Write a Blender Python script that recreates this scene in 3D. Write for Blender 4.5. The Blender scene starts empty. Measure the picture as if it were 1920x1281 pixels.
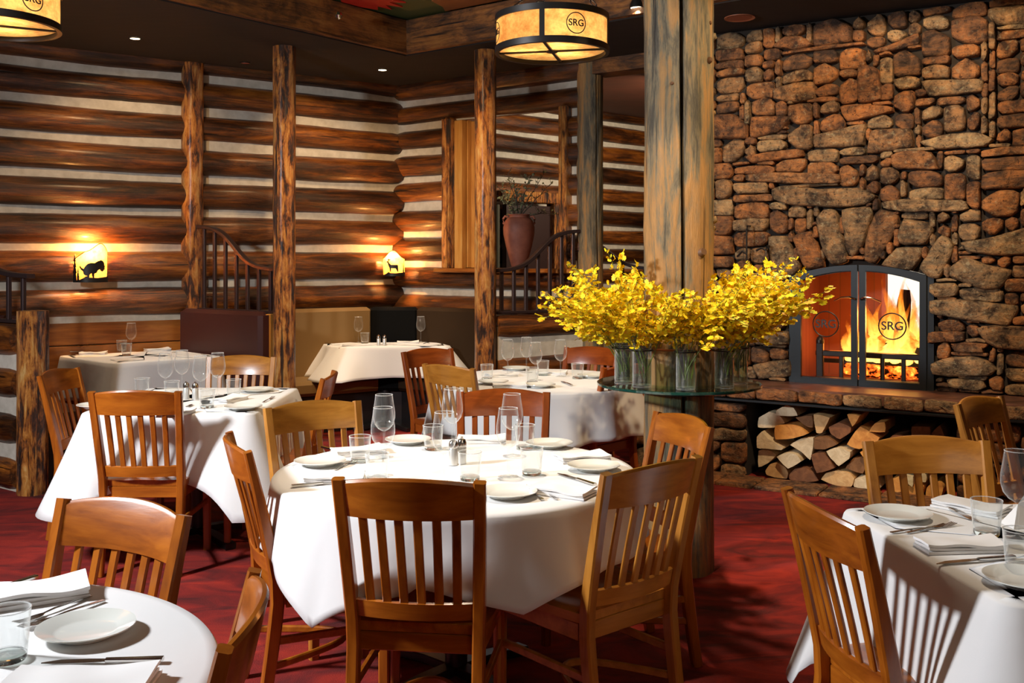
import bpy, math, random
from mathutils import Vector, Matrix, noise
random.seed(11)
C = bpy.context.scene
COL = C.collection
PI = math.pi
def R(d): return math.radians(d)
def link(o, parent=None):
    COL.objects.link(o)
    if parent is not None: o.parent = parent
    return o

# ------------------------------------------------------------------ camera, world, exposure
FPX, EYE, HZ = 1867.0, 1.5, 490.0
cam = bpy.data.cameras.new('camera'); cam.sensor_width = 36; cam.lens = 35.0
cam.shift_y = -150.5/1920; cam.clip_end = 60
camo = link(bpy.data.objects.new('camera', cam)); camo.location = (0, 0, EYE); camo.rotation_euler = (PI/2, 0, 0)
C.camera = camo
C.view_settings.view_transform = 'Standard'; C.view_settings.look = 'None'
C.view_settings.exposure = 0.0; C.view_settings.gamma = 1.0; C.view_settings.use_curve_mapping = False
w = bpy.data.worlds.new('world'); C.world = w; w.use_nodes = True
w.node_tree.nodes['Background'].inputs[0].default_value = (1.0, 0.72, 0.45, 1)
w.node_tree.nodes['Background'].inputs[1].default_value = 0.012

def light(kind, loc, power, color, target=None, size=0.2, spot=60, blend=0.6, size_y=None, name='lamp_light'):
    l = bpy.data.lights.new(name, kind); l.energy = power; l.color = color
    if kind == 'AREA':
        l.size = size
        if size_y: l.shape = 'RECTANGLE'; l.size_y = size_y
    else: l.shadow_soft_size = size
    if kind == 'SPOT': l.spot_size = R(spot); l.spot_blend = blend
    o = link(bpy.data.objects.new(name, l)); o.location = loc
    if target is not None:
        o.rotation_euler = (Vector(target)-Vector(loc)).to_track_quat('-Z', 'Y').to_euler()
    return o
WARM = (1.0, 0.62, 0.30); TUNG = (1.0, 0.80, 0.58); COOL = (0.93, 0.96, 1.0)
# small neutral key light at camera left, placed by the slat shadows
light('AREA', (-3.5, 2.5, 2.65), 245, COOL, (0.2, 3.6, 0.7), size=0.34, name='left_key_light')
# added soft warm fill light, unseen behind the camera
light('AREA', (1.5, -0.6, 3.1), 22, TUNG, (0.3, 5.0, 0.6), size=2.2, name='fill_light')
# ceiling spots over the tables
light('SPOT', (-0.15, 3.9, 3.35), 330, TUNG, (-0.2, 3.62, 0.75), size=0.06, spot=36, name='ceiling_spot')
light('SPOT', (-1.6, 5.3, 3.35), 200, TUNG, (-1.7, 5.4, 0.75), size=0.06, spot=34, name='ceiling_spot')
light('SPOT', (0.1, 6.1, 3.35), 230, TUNG, (0.15, 6.3, 0.75), size=0.06, spot=36, name='ceiling_spot')
light('SPOT', (1.6, 3.4, 3.35), 120, TUNG, (1.5, 2.8, 0.75), size=0.06, spot=40, name='ceiling_spot')
light('SPOT', (-1.2, 8.7, 3.15), 200, TUNG, (-1.15, 8.85, 0.75), size=0.06, spot=42, name='ceiling_spot')
light('SPOT', (-3.0, 7.5, 3.15), 130, TUNG, (-3.0, 7.9, 0.75), size=0.06, spot=44, name='ceiling_spot')
# spots on the column, the flowers, the stone wall and the carpet
light('SPOT', (2.1, 3.7, 3.35), 230, (1.0, .74, .42), (0.85, 4.9, 1.9), size=0.05, spot=46, name='ceiling_spot')
light('SPOT', (-0.1, 3.1, 3.35), 220, TUNG, (0.8, 4.87, 1.25), size=0.05, spot=30, name='ceiling_spot')
light('SPOT', (1.6, 4.6, 3.35), 350, (1.0, .72, .44), (2.7, 7.0, 1.75), size=0.08, spot=88, name='ceiling_spot')
light('SPOT', (1.75, 5.3, 3.35), 380, TUNG, (1.65, 4.7, 0.0), size=0.05, spot=44, blend=.8, name='ceiling_spot')
# light inside the further room behind the log walls, spots washing the log walls
light('AREA', (2.2, 11.2, 3.3), 95, TUNG, (0.9, 13.6, 1.8), size=1.2, name='far_room_light')
light('SPOT', (-2.6, 7.2, 3.15), 55, WARM, (-3.2, 8.4, 1.6), size=0.05, spot=95, name='ceiling_spot')
light('SPOT', (-1.6, 8.3, 3.15), 40, WARM, (-1.7, 9.4, 1.6), size=0.05, spot=95, name='ceiling_spot')
light('SPOT', (-0.9, 6.2, 3.3), 230, (1, .66, .36), (-0.9, 8.6, 1.5), size=0.05, spot=70, name='ceiling_spot')

# ------------------------------------------------------------------ projection helpers (photo ray at a height -> place)
def at(px, py, z=0.0):
    s = (py-HZ)/(EYE-z)
    return Vector(((px-960)/s, FPX/s, z))
W0 = Vector((1.52, 7.468, 0)); WD = Vector((.8475, -.531, 0)).normalized(); WN = Vector((-WD.y*-1, -WD.x, 0)); WN = Vector((WD.y, -WD.x, 0))
def wallaz(px, py, depth=0.0):
    o = W0+WN*depth; k = (px-960)/FPX
    a = (o.y*k-o.x)/(WD.x-WD.y*k); Y = o.y+WD.y*a
    return a, EYE-(py-HZ)*Y/FPX

# ------------------------------------------------------------------ node materials
class NT:
    def __init__(s, name):
        s.m = bpy.data.materials.new(name); s.m.use_nodes = True; s.t = s.m.node_tree
        for n in list(s.t.nodes): s.t.nodes.remove(n)
        s.out = s.n('ShaderNodeOutputMaterial')
    def n(s, typ, props=None, **ins):
        nd = s.t.nodes.new(typ)
        for k, v in (props or {}).items(): setattr(nd, k, v)
        for k, v in ins.items():
            k2 = k.replace('_', ' ')
            sock = nd.inputs[int(k[1:])] if k[0] == 'i' and k[1:].isdigit() else nd.inputs[k2]
            if isinstance(v, bpy.types.NodeSocket): s.t.links.new(v, sock)
            else: sock.default_value = v
        return nd
    def ramp(s, fac, stops, interp='LINEAR'):
        r = s.n('ShaderNodeValToRGB', Fac=fac); cr = r.color_ramp; cr.interpolation = interp
        while len(cr.elements) < len(stops): cr.elements.new(0.5)
        for e, (p, c) in zip(cr.elements, stops): e.position = p; e.color = (*c, 1)
        return r.outputs[0]
    def mix(s, f, a, b, mode='MIX'):
        m = s.n('ShaderNodeMix', {'data_type': 'RGBA', 'blend_type': mode}); 
        for sock, v in ((m.inputs[0], f), (m.inputs[6], a), (m.inputs[7], b)):
            if isinstance(v, bpy.types.NodeSocket): s.t.links.new(v, sock)
            else: sock.default_value = (*v, 1) if isinstance(v, tuple) else v
        return m.outputs[2]
    def math(s, op, a, b=0.5):
        return s.n('ShaderNodeMath', {'operation': op}, i0=a, i1=b).outputs[0]
    def coord(s, scale, rnd=True):
        tc = s.n('ShaderNodeTexCoord').outputs['Object']
        if rnd:
            oi = s.n('ShaderNodeObjectInfo').outputs['Random']
            k = s.math('MULTIPLY', oi, 37.0)
            cx = s.n('ShaderNodeCombineXYZ', X=k, Y=k, Z=k).outputs[0]
            tc = s.n('ShaderNodeVectorMath', {'operation': 'ADD'}, i0=tc, i1=cx).outputs[0]
        return s.n('ShaderNodeMapping', Vector=tc, Scale=scale).outputs[0]
    def noise(s, vec, scale=5, detail=4, rough=.55, dist=0):
        return s.n('ShaderNodeTexNoise', Vector=vec, Scale=scale, Detail=detail, Roughness=rough, Distortion=dist).outputs[0]
    def bump(s, h, strength=.3, dist=.01):
        return s.n('ShaderNodeBump', Height=h, Strength=strength, Distance=dist).outputs[0]
    def pbr(s, color, rough=.5, metal=0, normal=None, **kw):
        b = s.n('ShaderNodeBsdfPrincipled')
        def put(k, v):
            if isinstance(v, bpy.types.NodeSocket): s.t.links.new(v, b.inputs[k])
            else: b.inputs[k].default_value = (*v, 1) if isinstance(v, tuple) and len(v) == 3 else v
        put('Base Color', color); put('Roughness', rough); put('Metallic', metal)
        if normal is not None: put('Normal', normal)
        for k, v in kw.items(): put(k.replace('_', ' '), v)
        s.t.links.new(b.outputs[0], s.out.inputs[0]); return s.m
def plain(name, color, rough=.5, metal=0, **kw):
    return NT(name).pbr(color, rough, metal, **kw)

def wood_mat(name, stops, axis, rough=.28, stretch=9, scale=3.0, coat=.35, bump=.12):
    t = NT(name); sc = [scale*stretch]*3; sc[axis] = scale
    v = t.coord(tuple(sc)); n1 = t.noise(v, 1.0, 6, .6, .4)
    big = t.noise(t.coord((2.2, 2.2, 2.2)), 1.0, 2)
    f = t.math('ADD', t.math('MULTIPLY', n1, .62), t.math('MULTIPLY', big, .38))
    c = t.ramp(f, stops)
    return t.pbr(c, rough, 0, t.bump(n1, bump, .004), Coat_Weight=coat, Coat_Roughness=.12)
CH = [(.30, (.150, .032, .003)), (.46, (.315, .080, .006)), (.62, (.46, .135, .011)), (.78, (.58, .20, .022))]
CH2 = [(.30, (.230, .078, .010)), (.46, (.42, .16, .021)), (.62, (.56, .235, .036)), (.78, (.66, .32, .06))]
CH3 = [(.30, (.140, .022, .003)), (.46, (.27, .052, .006)), (.62, (.38, .082, .010)), (.78, (.46, .12, .018))]
M = {}
for key, st in (('oak', CH), ('honey', CH2), ('cherry', CH3)):
    M[key+'_x'] = wood_mat(key+'_grain_across', st, 0); M[key+'_z'] = wood_mat(key+'_grain_up', st, 2); M[key+'_y'] = wood_mat(key+'_grain_deep', st, 1)

def log_mat(name, axis, stops, rough=.36, blotch=2.2, bump=.5, coat=.25, fleck=5.0, vary=(.35, 1.25), crackw=.36):
    t = NT(name)
    def V(k, kz): sc = [float(k)]*3; sc[axis] = float(kz); return t.coord(tuple(sc))
    fine = t.noise(V(26, 2.2), 1.0, 8, .72, .8)
    bl = t.noise(V(fleck, blotch), 1.0, 8, .70, .5)
    big = t.noise(V(2.0, .9), 1.0, 3, .6)
    cr = t.noise(V(30, .9), 1.0, 4, .55, .3)
    f = t.math('ADD', t.math('ADD', t.math('MULTIPLY', fine, .34), t.math('MULTIPLY', bl, .44)), t.math('MULTIPLY', big, .22))
    c = t.ramp(f, stops)
    crack = t.ramp(cr, [(crackw-.05, (.06, .05, .05)), (crackw+.02, (1, 1, 1))])
    c = t.mix(1.0, c, crack, 'MULTIPLY')
    oi = t.n('ShaderNodeObjectInfo').outputs['Random']
    k = t.n('ShaderNodeMapRange', Value=oi, To_Min=vary[0], To_Max=vary[1]).outputs[0]
    c = t.n('ShaderNodeVectorMath', {'operation': 'SCALE'}, i0=c, Scale=k).outputs[0]
    h = t.math('ADD', fine, t.math('MULTIPLY', bl, 1.5))
    return t.pbr(c, rough, 0, t.bump(h, bump, .02), Coat_Weight=coat, Coat_Roughness=.25)
LOGST = [(.40, (.012, .005, .002)), (.47, (.065, .020, .005)), (.53, (.20, .058, .008)), (.60, (.40, .135, .018)), (.70, (.52, .25, .06))]
POSTST = [(.40, (.008, .004, .003)), (.455, (.05, .016, .005)), (.485, (.30, .09, .012)), (.53, (.56, .23, .04)), (.62, (.72, .48, .17))]
M['log'] = log_mat('varnished_log', 0, LOGST, blotch=1.3, fleck=7)
M['post'] = log_mat('peeled_post', 2, POSTST, rough=.30, blotch=5.5, bump=.9, fleck=18, vary=(.9, 1.1))
COLST = [(.38, (.025, .020, .014)), (.45, (.09, .075, .050)), (.49, (.21, .165, .095)), (.53, (.38, .205, .07)), (.60, (.52, .27, .085)), (.70, (.46, .36, .22))]
M['column'] = log_mat('weathered_column', 2, COLST, rough=.62, blotch=1.4, bump=.7, coat=0, fleck=6, vary=(.9, .9), crackw=.35)
BEAMST = [(.40, (.012, .006, .003)), (.47, (.10, .036, .008)), (.54, (.26, .095, .018)), (.66, (.42, .19, .04))]
M['beam'] = log_mat('hewn_beam', 0, BEAMST, rough=.6, blotch=3, bump=.6, coat=0, vary=(1.0, 1.2))
M['log_end'] = plain('sawn_log_end', (.12, .055, .022), .6)
M['pine_z'] = wood_mat('yellow_pine_upright', [(.3, (.42, .16, .03)), (.5, (.62, .29, .06)), (.7, (.74, .42, .12))], 2, rough=.35)
M['pine_x'] = wood_mat('red_pine_boards', [(.3, (.16, .045, .008)), (.5, (.34, .11, .018)), (.7, (.5, .2, .035))], 0, rough=.35)
t = NT('chinking'); nz = t.noise(t.coord((1, 1, 1), False), 14, 5)
M['chink'] = t.pbr(t.ramp(nz, [(.3, (.50, .46, .38)), (.7, (.66, .62, .53))]), .85, 0, t.bump(nz, .3, .01))
t = NT('red_carpet'); tc = t.coord((1, 1, 1), False)
f1 = t.noise(t.coord((1.1, 2.6, 1), False), 2.2, 5, .6, 1.0); f2 = t.noise(tc, 180, 2, .6)
c = t.ramp(f1, [(.32, (.06, .001, .001)), (.5, (.20, .005, .002)), (.68, (.36, .016, .003))])
M['carpet'] = t.pbr(c, .95, 0, t.bump(t.math('ADD', f2, f1), .5, .006))
t = NT('rubble_stone'); tc = t.coord((1, 1, 1), False)
tone = t.n('ShaderNodeAttribute', {'attribute_name': 'tone'}).outputs['Fac']
n1 = t.noise(tc, 9, 6, .65, .5); n2 = t.noise(tc, 38, 5, .7); n3 = t.noise(t.coord((3, 3, 14), False), 2.5, 4, .6, .8)
base = t.ramp(tone, [(0, (.045, .028, .019)), (.25, (.130, .050, .021)), (.5, (.25, .092, .026)), (.75, (.185, .135, .075)), (1, (.31, .235, .13))])
warm = t.ramp(n3, [(.38, (.12, .058, .03)), (.5, (.27, .115, .035)), (.64, (.42, .16, .04))])
c = t.mix(.38, base, warm)
dark = t.ramp(n1, [(.37, (.16, .14, .13)), (.5, (.80, .80, .80)), (.64, (1.5, 1.42, 1.25))])
c = t.mix(1.0, c, dark, 'MULTIPLY')
lich = t.ramp(n2, [(.56, (0, 0, 0)), (.66, (1, 1, 1))]); lm = t.math('MULTIPLY', lich, t.math('MULTIPLY', tone, .62))
c = t.mix(lm, c, (.42, .36, .22))
spot = t.ramp(n2, [(.36, (.25, .22, .2)), (.43, (1, 1, 1))]); c = t.mix(1.0, c, spot, 'MULTIPLY')
M['stone'] = t.pbr(c, .78, 0, t.bump(t.math('ADD', t.math('MULTIPLY', n1, 1.4), n2), .8, .02))
M['mortar'] = plain('dark_mortar', (.022, .016, .012), .95)
t = NT('hearth_slate'); n1 = t.noise(t.coord((1, 1, 1), False), 7, 5)
M['slate'] = t.pbr(t.ramp(n1, [(.35, (.05, .022, .016)), (.6, (.15, .065, .045))]), .38, 0, t.bump(n1, .4, .01))
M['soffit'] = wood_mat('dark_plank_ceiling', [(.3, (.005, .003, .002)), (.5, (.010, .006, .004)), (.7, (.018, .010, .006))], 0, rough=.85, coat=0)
M['ceiling'] = plain('brown_ceiling', (.07, .03, .012), .7)
M['farceil'] = wood_mat('reddish_plank_ceiling', [(.3, (.05, .015, .007)), (.7, (.12, .035, .016))], 0, rough=.5, coat=0)
t = NT('white_linen'); n1 = t.noise(t.coord((1, 1, 1), False), 6, 3); n2 = t.noise(t.coord((1, 1, 1), False), 420, 2)
M['cloth'] = t.pbr((.74, .735, .73), .9, 0, t.bump(t.math('ADD', n1, t.math('MULTIPLY', n2, .05)), .12, .02), Sheen_Weight=.2)
M['napkin'] = plain('napkin_linen', (.80, .79, .78), .9)
M['china'] = plain('white_china', (.76, .77, .72), .12, Coat_Weight=.6)
M['steel'] = plain('polished_steel', (.62, .60, .57), .16, 1)
M['iron'] = plain('black_iron', (.020, .017, .016), .42, .4)
M['rail'] = plain('brown_iron_rail', (.055, .035, .035), .36, .5)
M['bluesteel'] = plain('oiled_steel_frame', (.016, .019, .022), .42, .6)
M['black'] = plain('black_pedestal', (.012, .011, .012), .35)
def glass_mat(name, tint, glossfac=.5, base=.05, dif=.0):
    t = NT(name); lw = t.n('ShaderNodeLayerWeight', Blend=.35).outputs['Facing']
    f = t.math('ADD', t.math('MULTIPLY', t.math('POWER', lw, 2.3), glossfac), base)
    tr = t.n('ShaderNodeBsdfTransparent', Color=(*tint, 1)).outputs[0]
    gl = t.n('ShaderNodeBsdfGlossy', Color=(1, 1, 1, 1), Roughness=.03).outputs[0]
    gl = t.n('ShaderNodeMixShader', Fac=dif, i1=gl, i2=t.n('ShaderNodeBsdfDiffuse', Color=(.9, .92, .92, 1)).outputs[0]).outputs[0]  # dif blends in white diffuse, painting edge highlights into the glass
    mx = t.n('ShaderNodeMixShader', Fac=f, i1=tr, i2=gl).outputs[0]
    t.t.links.new(mx, t.out.inputs[0]); return t.m
M['glass'] = glass_mat('clear_glass', (.98, .99, .99), 1.3, .045, .35)
M['glassrim'] = glass_mat('rim_highlight_glass', (.98, .99, .99), .5, .40, .55)  # lighter copy of the clear glass, rim highlight put into the material
M['tabglass'] = glass_mat('green_plate_glass', (.62, .80, .72), .45, .10)
M['doorglass'] = glass_mat('door_glass', (.94, .93, .92), .3, .02)
M['glassedge'] = plain('green_glass_edge', (.01, .06, .045), .1, Coat_Weight=1.0)
M['glassbase'] = NT('thick_glass').pbr((.9, .97, .93), .02, 0, Transmission_Weight=1.0, IOR=1.45)
M['water'] = glass_mat('vase_water', (.80, .88, .70), .3, .05)
M['leather'] = plain('maroon_leather', (.050, .014, .012), .38)
M['tanfab'] = plain('tan_booth_fabric', (.21, .125, .05), .9, Specular_IOR_Level=.1)
M['blackfab'] = plain('black_booth_fabric', (.004, .004, .004), .95, Specular_IOR_Level=.1)
M['brownfab'] = plain('dark_brown_booth_fabric', (.035, .020, .010), .9, Specular_IOR_Level=.1)
t = NT('terracotta'); n1 = t.noise(t.coord((1, 1, 1)), 12, 5)
M['terracotta'] = t.pbr(t.ramp(n1, [(.3, (.22, .065, .04)), (.7, (.36, .12, .07))]), .6, 0, t.bump(n1, .3, .004))
t = NT('orchid_yellow'); n1 = t.noise(t.coord((1, 1, 1)), 60, 2)
M['petal'] = t.pbr(t.ramp(n1, [(.36, (.92, .42, .004)), (.48, (.95, .70, .006)), (.62, (.97, .84, .02))]), .6, 0, None, Subsurface_Weight=0.0)
M['stem'] = plain('green_stem', (.14, .19, .03), .5)
M['twig'] = plain('dry_twig', (.05, .038, .025), .8)
M['lichen'] = plain('pale_lichen_leaf', (.24, .25, .13), .8)
def emit(name, color, strength, noise_amt=0):
    t = NT(name)
    col = (*color, 1)
    if noise_amt:
        nz = t.noise(t.coord((1, 1, 1), False), noise_amt, 4); col = t.mix(nz, tuple(x*.55 for x in color), color)
    e = t.n('ShaderNodeEmission', Color=col, Strength=strength).outputs[0]
    t.t.links.new(e, t.out.inputs[0]); return t.m
def mica(name, tint, emi):
    t = NT(name); nz = t.ramp(t.noise(t.coord((1, 1, 1), False), 11, 7, .75), [(.38, (0, 0, 0)), (.62, (1, 1, 1))])
    col = t.mix(nz, (tint[0]*.62, tint[1]*.45, tint[2]*.35), tint)
    tr = t.n('ShaderNodeBsdfTranslucent', Color=col).outputs[0]
    e = t.n('ShaderNodeEmission', Color=col, Strength=emi).outputs[0]
    t.t.links.new(t.n('ShaderNodeAddShader', i0=tr, i1=e).outputs[0], t.out.inputs[0]); return t.m
M['mica'] = mica('mica_drum_shade', (1.0, .62, .25), .16)
M['mica2'] = mica('mica_sconce_shade', (1.0, .48, .12), .8)
M['bulb'] = emit('glowing_bulb', (1, .78, .45), 30)
M['downlight'] = emit('downlight_lens', (1, .78, .5), 14)
M['coal'] = plain('charred_log', (.02, .012, .010), .9)
t = NT('ember'); nz = t.noise(t.coord((1, 1, 1)), 22, 4)
col = t.ramp(nz, [(.45, (0, 0, 0)), (.6, (1, .12, .01)), (.7, (1, .4, .05))])
t.t.links.new(t.n('ShaderNodeAddShader', i0=t.n('ShaderNodeEmission', Color=col, Strength=4.0).outputs[0], i1=t.n('ShaderNodeBsdfDiffuse', Color=(.02, .01, .01, 1)).outputs[0]).outputs[0], t.out.inputs[0]); M['ember'] = t.m
t = NT('flame'); z = t.n('ShaderNodeSeparateXYZ', Vector=t.n('ShaderNodeTexCoord').outputs['Generated']).outputs[2]
nz = t.noise(t.coord((6, 6, 2.5)), 2.0, 3, .6, 1.0); f = t.math('ADD', z, t.math('MULTIPLY', t.math('SUBTRACT', nz, .5), .7))
col = t.ramp(f, [(0, (1, .55, .12)), (.35, (1, .48, .07)), (.7, (1, .26, .02)), (1, (.9, .1, .005))])
lw = t.n('ShaderNodeLayerWeight', Blend=.5).outputs['Facing']
st = t.ramp(f, [(0, (1, 1, 1)), (.5, (.6, .6, .6)), (1, (.12, .12, .12))])
em = t.n('ShaderNodeEmission', Color=col, Strength=t.math('MULTIPLY', st, 3.6)).outputs[0]
al = t.math('MULTIPLY', t.math('SUBTRACT', 1.0, lw), t.ramp(f, [(0, (1, 1, 1)), (.6, (.8, .8, .8)), (1, (0, 0, 0))]))
t.t.links.new(t.n('ShaderNodeMixShader', Fac=al, i1=t.n('ShaderNodeBsdfTransparent').outputs[0], i2=em).outputs[0], t.out.inputs[0]); M['flame'] = t.m
t = NT('firebox_brick'); br = t.n('ShaderNodeTexBrick', Vector=t.coord((1, 1, 1), False), Scale=6.0, Color1=(.24, .07, .035, 1), Color2=(.18, .05, .025, 1), Mortar=(.13, .05, .03, 1)).outputs[0]
M['firebrick'] = t.pbr(br, .8)
M['daywin'] = emit('bright_window_beyond', (1.0, .90, .72), 1.5)
WOODEND = {}
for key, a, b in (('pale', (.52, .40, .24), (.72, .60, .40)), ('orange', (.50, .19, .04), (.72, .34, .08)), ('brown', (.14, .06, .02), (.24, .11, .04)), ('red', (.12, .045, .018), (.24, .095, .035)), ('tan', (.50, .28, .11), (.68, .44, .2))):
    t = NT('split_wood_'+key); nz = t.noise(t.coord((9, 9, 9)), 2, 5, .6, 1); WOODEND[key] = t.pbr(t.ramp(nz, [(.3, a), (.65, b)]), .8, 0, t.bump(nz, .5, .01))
M['green'] = plain('green_painted_panel', (.075, .10, .028), .6)
M['redpaint'] = plain('red_paint', (.62, .03, .015), .5)
M['brownpaint'] = plain('ochre_paint', (.30, .11, .03), .5)
M['yellowpaint'] = plain('yellow_paint', (.55, .35, .05), .5)

# ------------------------------------------------------------------ mesh builder
class MB:
    def __init__(s): s.v = []; s.f = []; s.sm = []; s.tone = []
    def add(s, vs, fs, smooth=False, tone=0.5):
        b = len(s.v); s.v += [tuple(v) for v in vs]; s.f += [tuple(i+b for i in f) for f in fs]
        s.sm += [smooth]*len(fs); s.tone += [tone]*len(vs)
    def box(s, c, d, rot=0.0, ch=0.0):
        x, y, z = d[0]/2, d[1]/2, d[2]/2; cr, sr = math.cos(rot), math.sin(rot)
        if ch <= 0:
            vs = [(sx*x, sy*y, sz*z) for sz in (-1, 1) for sy in (-1, 1) for sx in (-1, 1)]
            fs = [(0, 2, 3, 1), (4, 5, 7, 6), (0, 1, 5, 4), (2, 6, 7, 3), (0, 4, 6, 2), (1, 3, 7, 5)]
        else:
            oc = lambda a, b, q: [(-a+q, -b), (a-q, -b), (a, -b+q), (a, b-q), (a-q, b), (-a+q, b), (-a, b-q), (-a, -b+q)]
            vs = []
            for zz, q in ((-z, ch), (-z+ch, 0), (z-ch, 0), (z, ch)):
                vs += [(px, py, zz) for px, py in oc(x-q, y-q, ch)]
            fs = [tuple(range(7, -1, -1)), tuple(range(24, 32))]
            for r in range(3):
                for i in range(8): fs.append((r*8+i, r*8+(i+1) % 8, r*8+8+(i+1) % 8, r*8+8+i))
        s.add([(c[0]+v[0]*cr-v[1]*sr, c[1]+v[0]*sr+v[1]*cr, c[2]+v[2]) for v in vs], fs)
    def lathe(s, prof, n=24, c=(0, 0, 0), smooth=True, cap=False):
        vs = []; fs = []
        for r, z in prof:
            for i in range(n):
                a = 2*PI*i/n; vs.append((c[0]+r*math.cos(a), c[1]+r*math.sin(a), c[2]+z))
        for k in range(len(prof)-1):
            for i in range(n):
                j = (i+1) % n; fs.append((k*n+i, k*n+j, (k+1)*n+j, (k+1)*n+i))
        if cap: fs.append(tuple(range(n-1, -1, -1))); fs.append(tuple((len(prof)-1)*n+i for i in range(n)))
        s.add(vs, fs, smooth)
    def tube(s, pts, rad, n=8, smooth=True, cap=True, closed=False, flat=1.0):
        pts = [Vector(p) for p in pts]; m = len(pts); vs = []; fs = []
        up = Vector((0, 0, 1))
        for k, p in enumerate(pts):
            a = pts[(k-1) % m] if closed else pts[max(k-1, 0)]; b = pts[(k+1) % m] if closed else pts[min(k+1, m-1)]
            tg = (b-a).normalized(); u = tg.cross(up)
            if u.length < .05: u = tg.cross(Vector((0, 1, 0)))
            u.normalize(); vv = u.cross(tg).normalized(); r = rad(k/(m-1)) if callable(rad) else rad
            for i in range(n):
                an = 2*PI*i/n; vs.append(p+u*math.cos(an)*r+vv*math.sin(an)*r*flat)
        for k in range(m if closed else m-1):
            for i in range(n):
                j = (i+1) % n; k2 = (k+1) % m; fs.append((k*n+i, k*n+j, k2*n+j, k2*n+i))
        if cap and not closed: fs.append(tuple(range(n-1, -1, -1))); fs.append(tuple((m-1)*n+i for i in range(n)))
        s.add(vs, fs, smooth)
    def bar(s, pts, w, d, xdir=(1, 0, 0), ch=.004):
        """rectangular chamfered section swept along pts; w along xdir, d across"""
        pts = [Vector(p) for p in pts]; m = len(pts); vs = []; fs = []; X = Vector(xdir).normalized()
        for k, p in enumerate(pts):
            tg = (pts[min(k+1, m-1)]-pts[max(k-1, 0)]).normalized(); u = (X-tg*X.dot(tg)).normalized(); v = tg.cross(u).normalized()
            ww = (w(k/(m-1)) if callable(w) else w)/2; dd = (d(k/(m-1)) if callable(d) else d)/2
            for a, b in ((-ww+ch, -dd), (ww-ch, -dd), (ww, -dd+ch), (ww, dd-ch), (ww-ch, dd), (-ww+ch, dd), (-ww, dd-ch), (-ww, -dd+ch)):
                vs.append(p+u*a+v*b)
        for k in range(m-1):
            for i in range(8):
                j = (i+1) % 8; fs.append((k*8+i, k*8+j, (k+1)*8+j, (k+1)*8+i))
        fs.append(tuple(range(7, -1, -1))); fs.append(tuple((m-1)*8+i for i in range(8)))
        s.add(vs, fs)
    def prism(s, poly, z0, z1, fr=None, tone=.5):
        """poly in (x,y); fr maps (x,y,z)->world"""
        fr = fr or (lambda x, y, z: (x, y, z)); n = len(poly)
        vs = [fr(x, y, z0) for x, y in poly]+[fr(x, y, z1) for x, y in poly]
        fs = [tuple(range(n-1, -1, -1)), tuple(range(n, 2*n))]+[(i, (i+1) % n, n+(i+1) % n, n+i) for i in range(n)]
        s.add(vs, fs, False, tone)
    def build(s, name, mat, parent=None, loc=(0, 0, 0), rot=(0, 0, 0), tone=False, sharp=35):
        me = bpy.data.meshes.new(name); me.from_pydata(s.v, [], s.f); me.update()
        me.polygons.foreach_set('use_smooth', [True]*len(me.polygons)); 
        try: me.set_sharp_from_angle(angle=R(sharp))
        except Exception: pass
        if tone:
            at_ = me.attributes.new('tone', 'FLOAT', 'POINT'); at_.data.foreach_set('value', s.tone)
        me.materials.append(mat)
        o = link(bpy.data.objects.new(name, me), parent); o.location = loc; o.rotation_euler = rot
        return o
def fixn(o):
    import bmesh
    bm = bmesh.new(); bm.from_mesh(o.data); bmesh.ops.recalc_face_normals(bm, faces=bm.faces); bm.to_mesh(o.data); bm.free(); return o
def tag(o, label=None, cat=None, group=None, kind=None):
    if label: o['label'] = label
    if cat: o['category'] = cat
    if group: o['group'] = group
    if kind: o['kind'] = kind
    return o
def thing(name, label, cat, loc=(0, 0, 0), rz=0.0, group=None, kind=None):
    o = link(bpy.data.objects.new(name, None)); o.empty_display_size = .1; o.location = loc; o.rotation_euler = (0, 0, rz)
    return tag(o, label, cat, group, kind)
def copy_tree(o, parent=None):
    c = o.copy(); link(c)
    if parent is not None: c.parent = parent
    for ch in list(o.children): copy_tree(ch, c)
    return c
def place(proto, loc, rz, label, group=None, scale=None):
    """first call moves the prototype itself, later calls copy it"""
    if not proto.get('_used'): proto['_used'] = 1; o = proto
    else: o = copy_tree(proto)
    o.location = loc; o.rotation_euler = (0, 0, rz)
    if scale: o.scale = scale
    o['label'] = label
    if group: o['group'] = group
    return o

# ------------------------------------------------------------------ shell
CE = 3.2
def quad(name, pts, mat, kind='structure', flip=False):
    b = MB(); b.add(pts, [tuple(range(len(pts)))]); o = b.build(name, mat); tag(o, kind=kind); return o
fl = MB(); fl.box((0, 6.5, -.05), (20, 21, .1)); tag(fl.build('floor', M['carpet']), kind='structure')
cl = MB(); cl.box((0, 6.5, 3.6), (20, 21, .1)); tag(cl.build('ceiling', M['farceil']), kind='structure')
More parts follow.
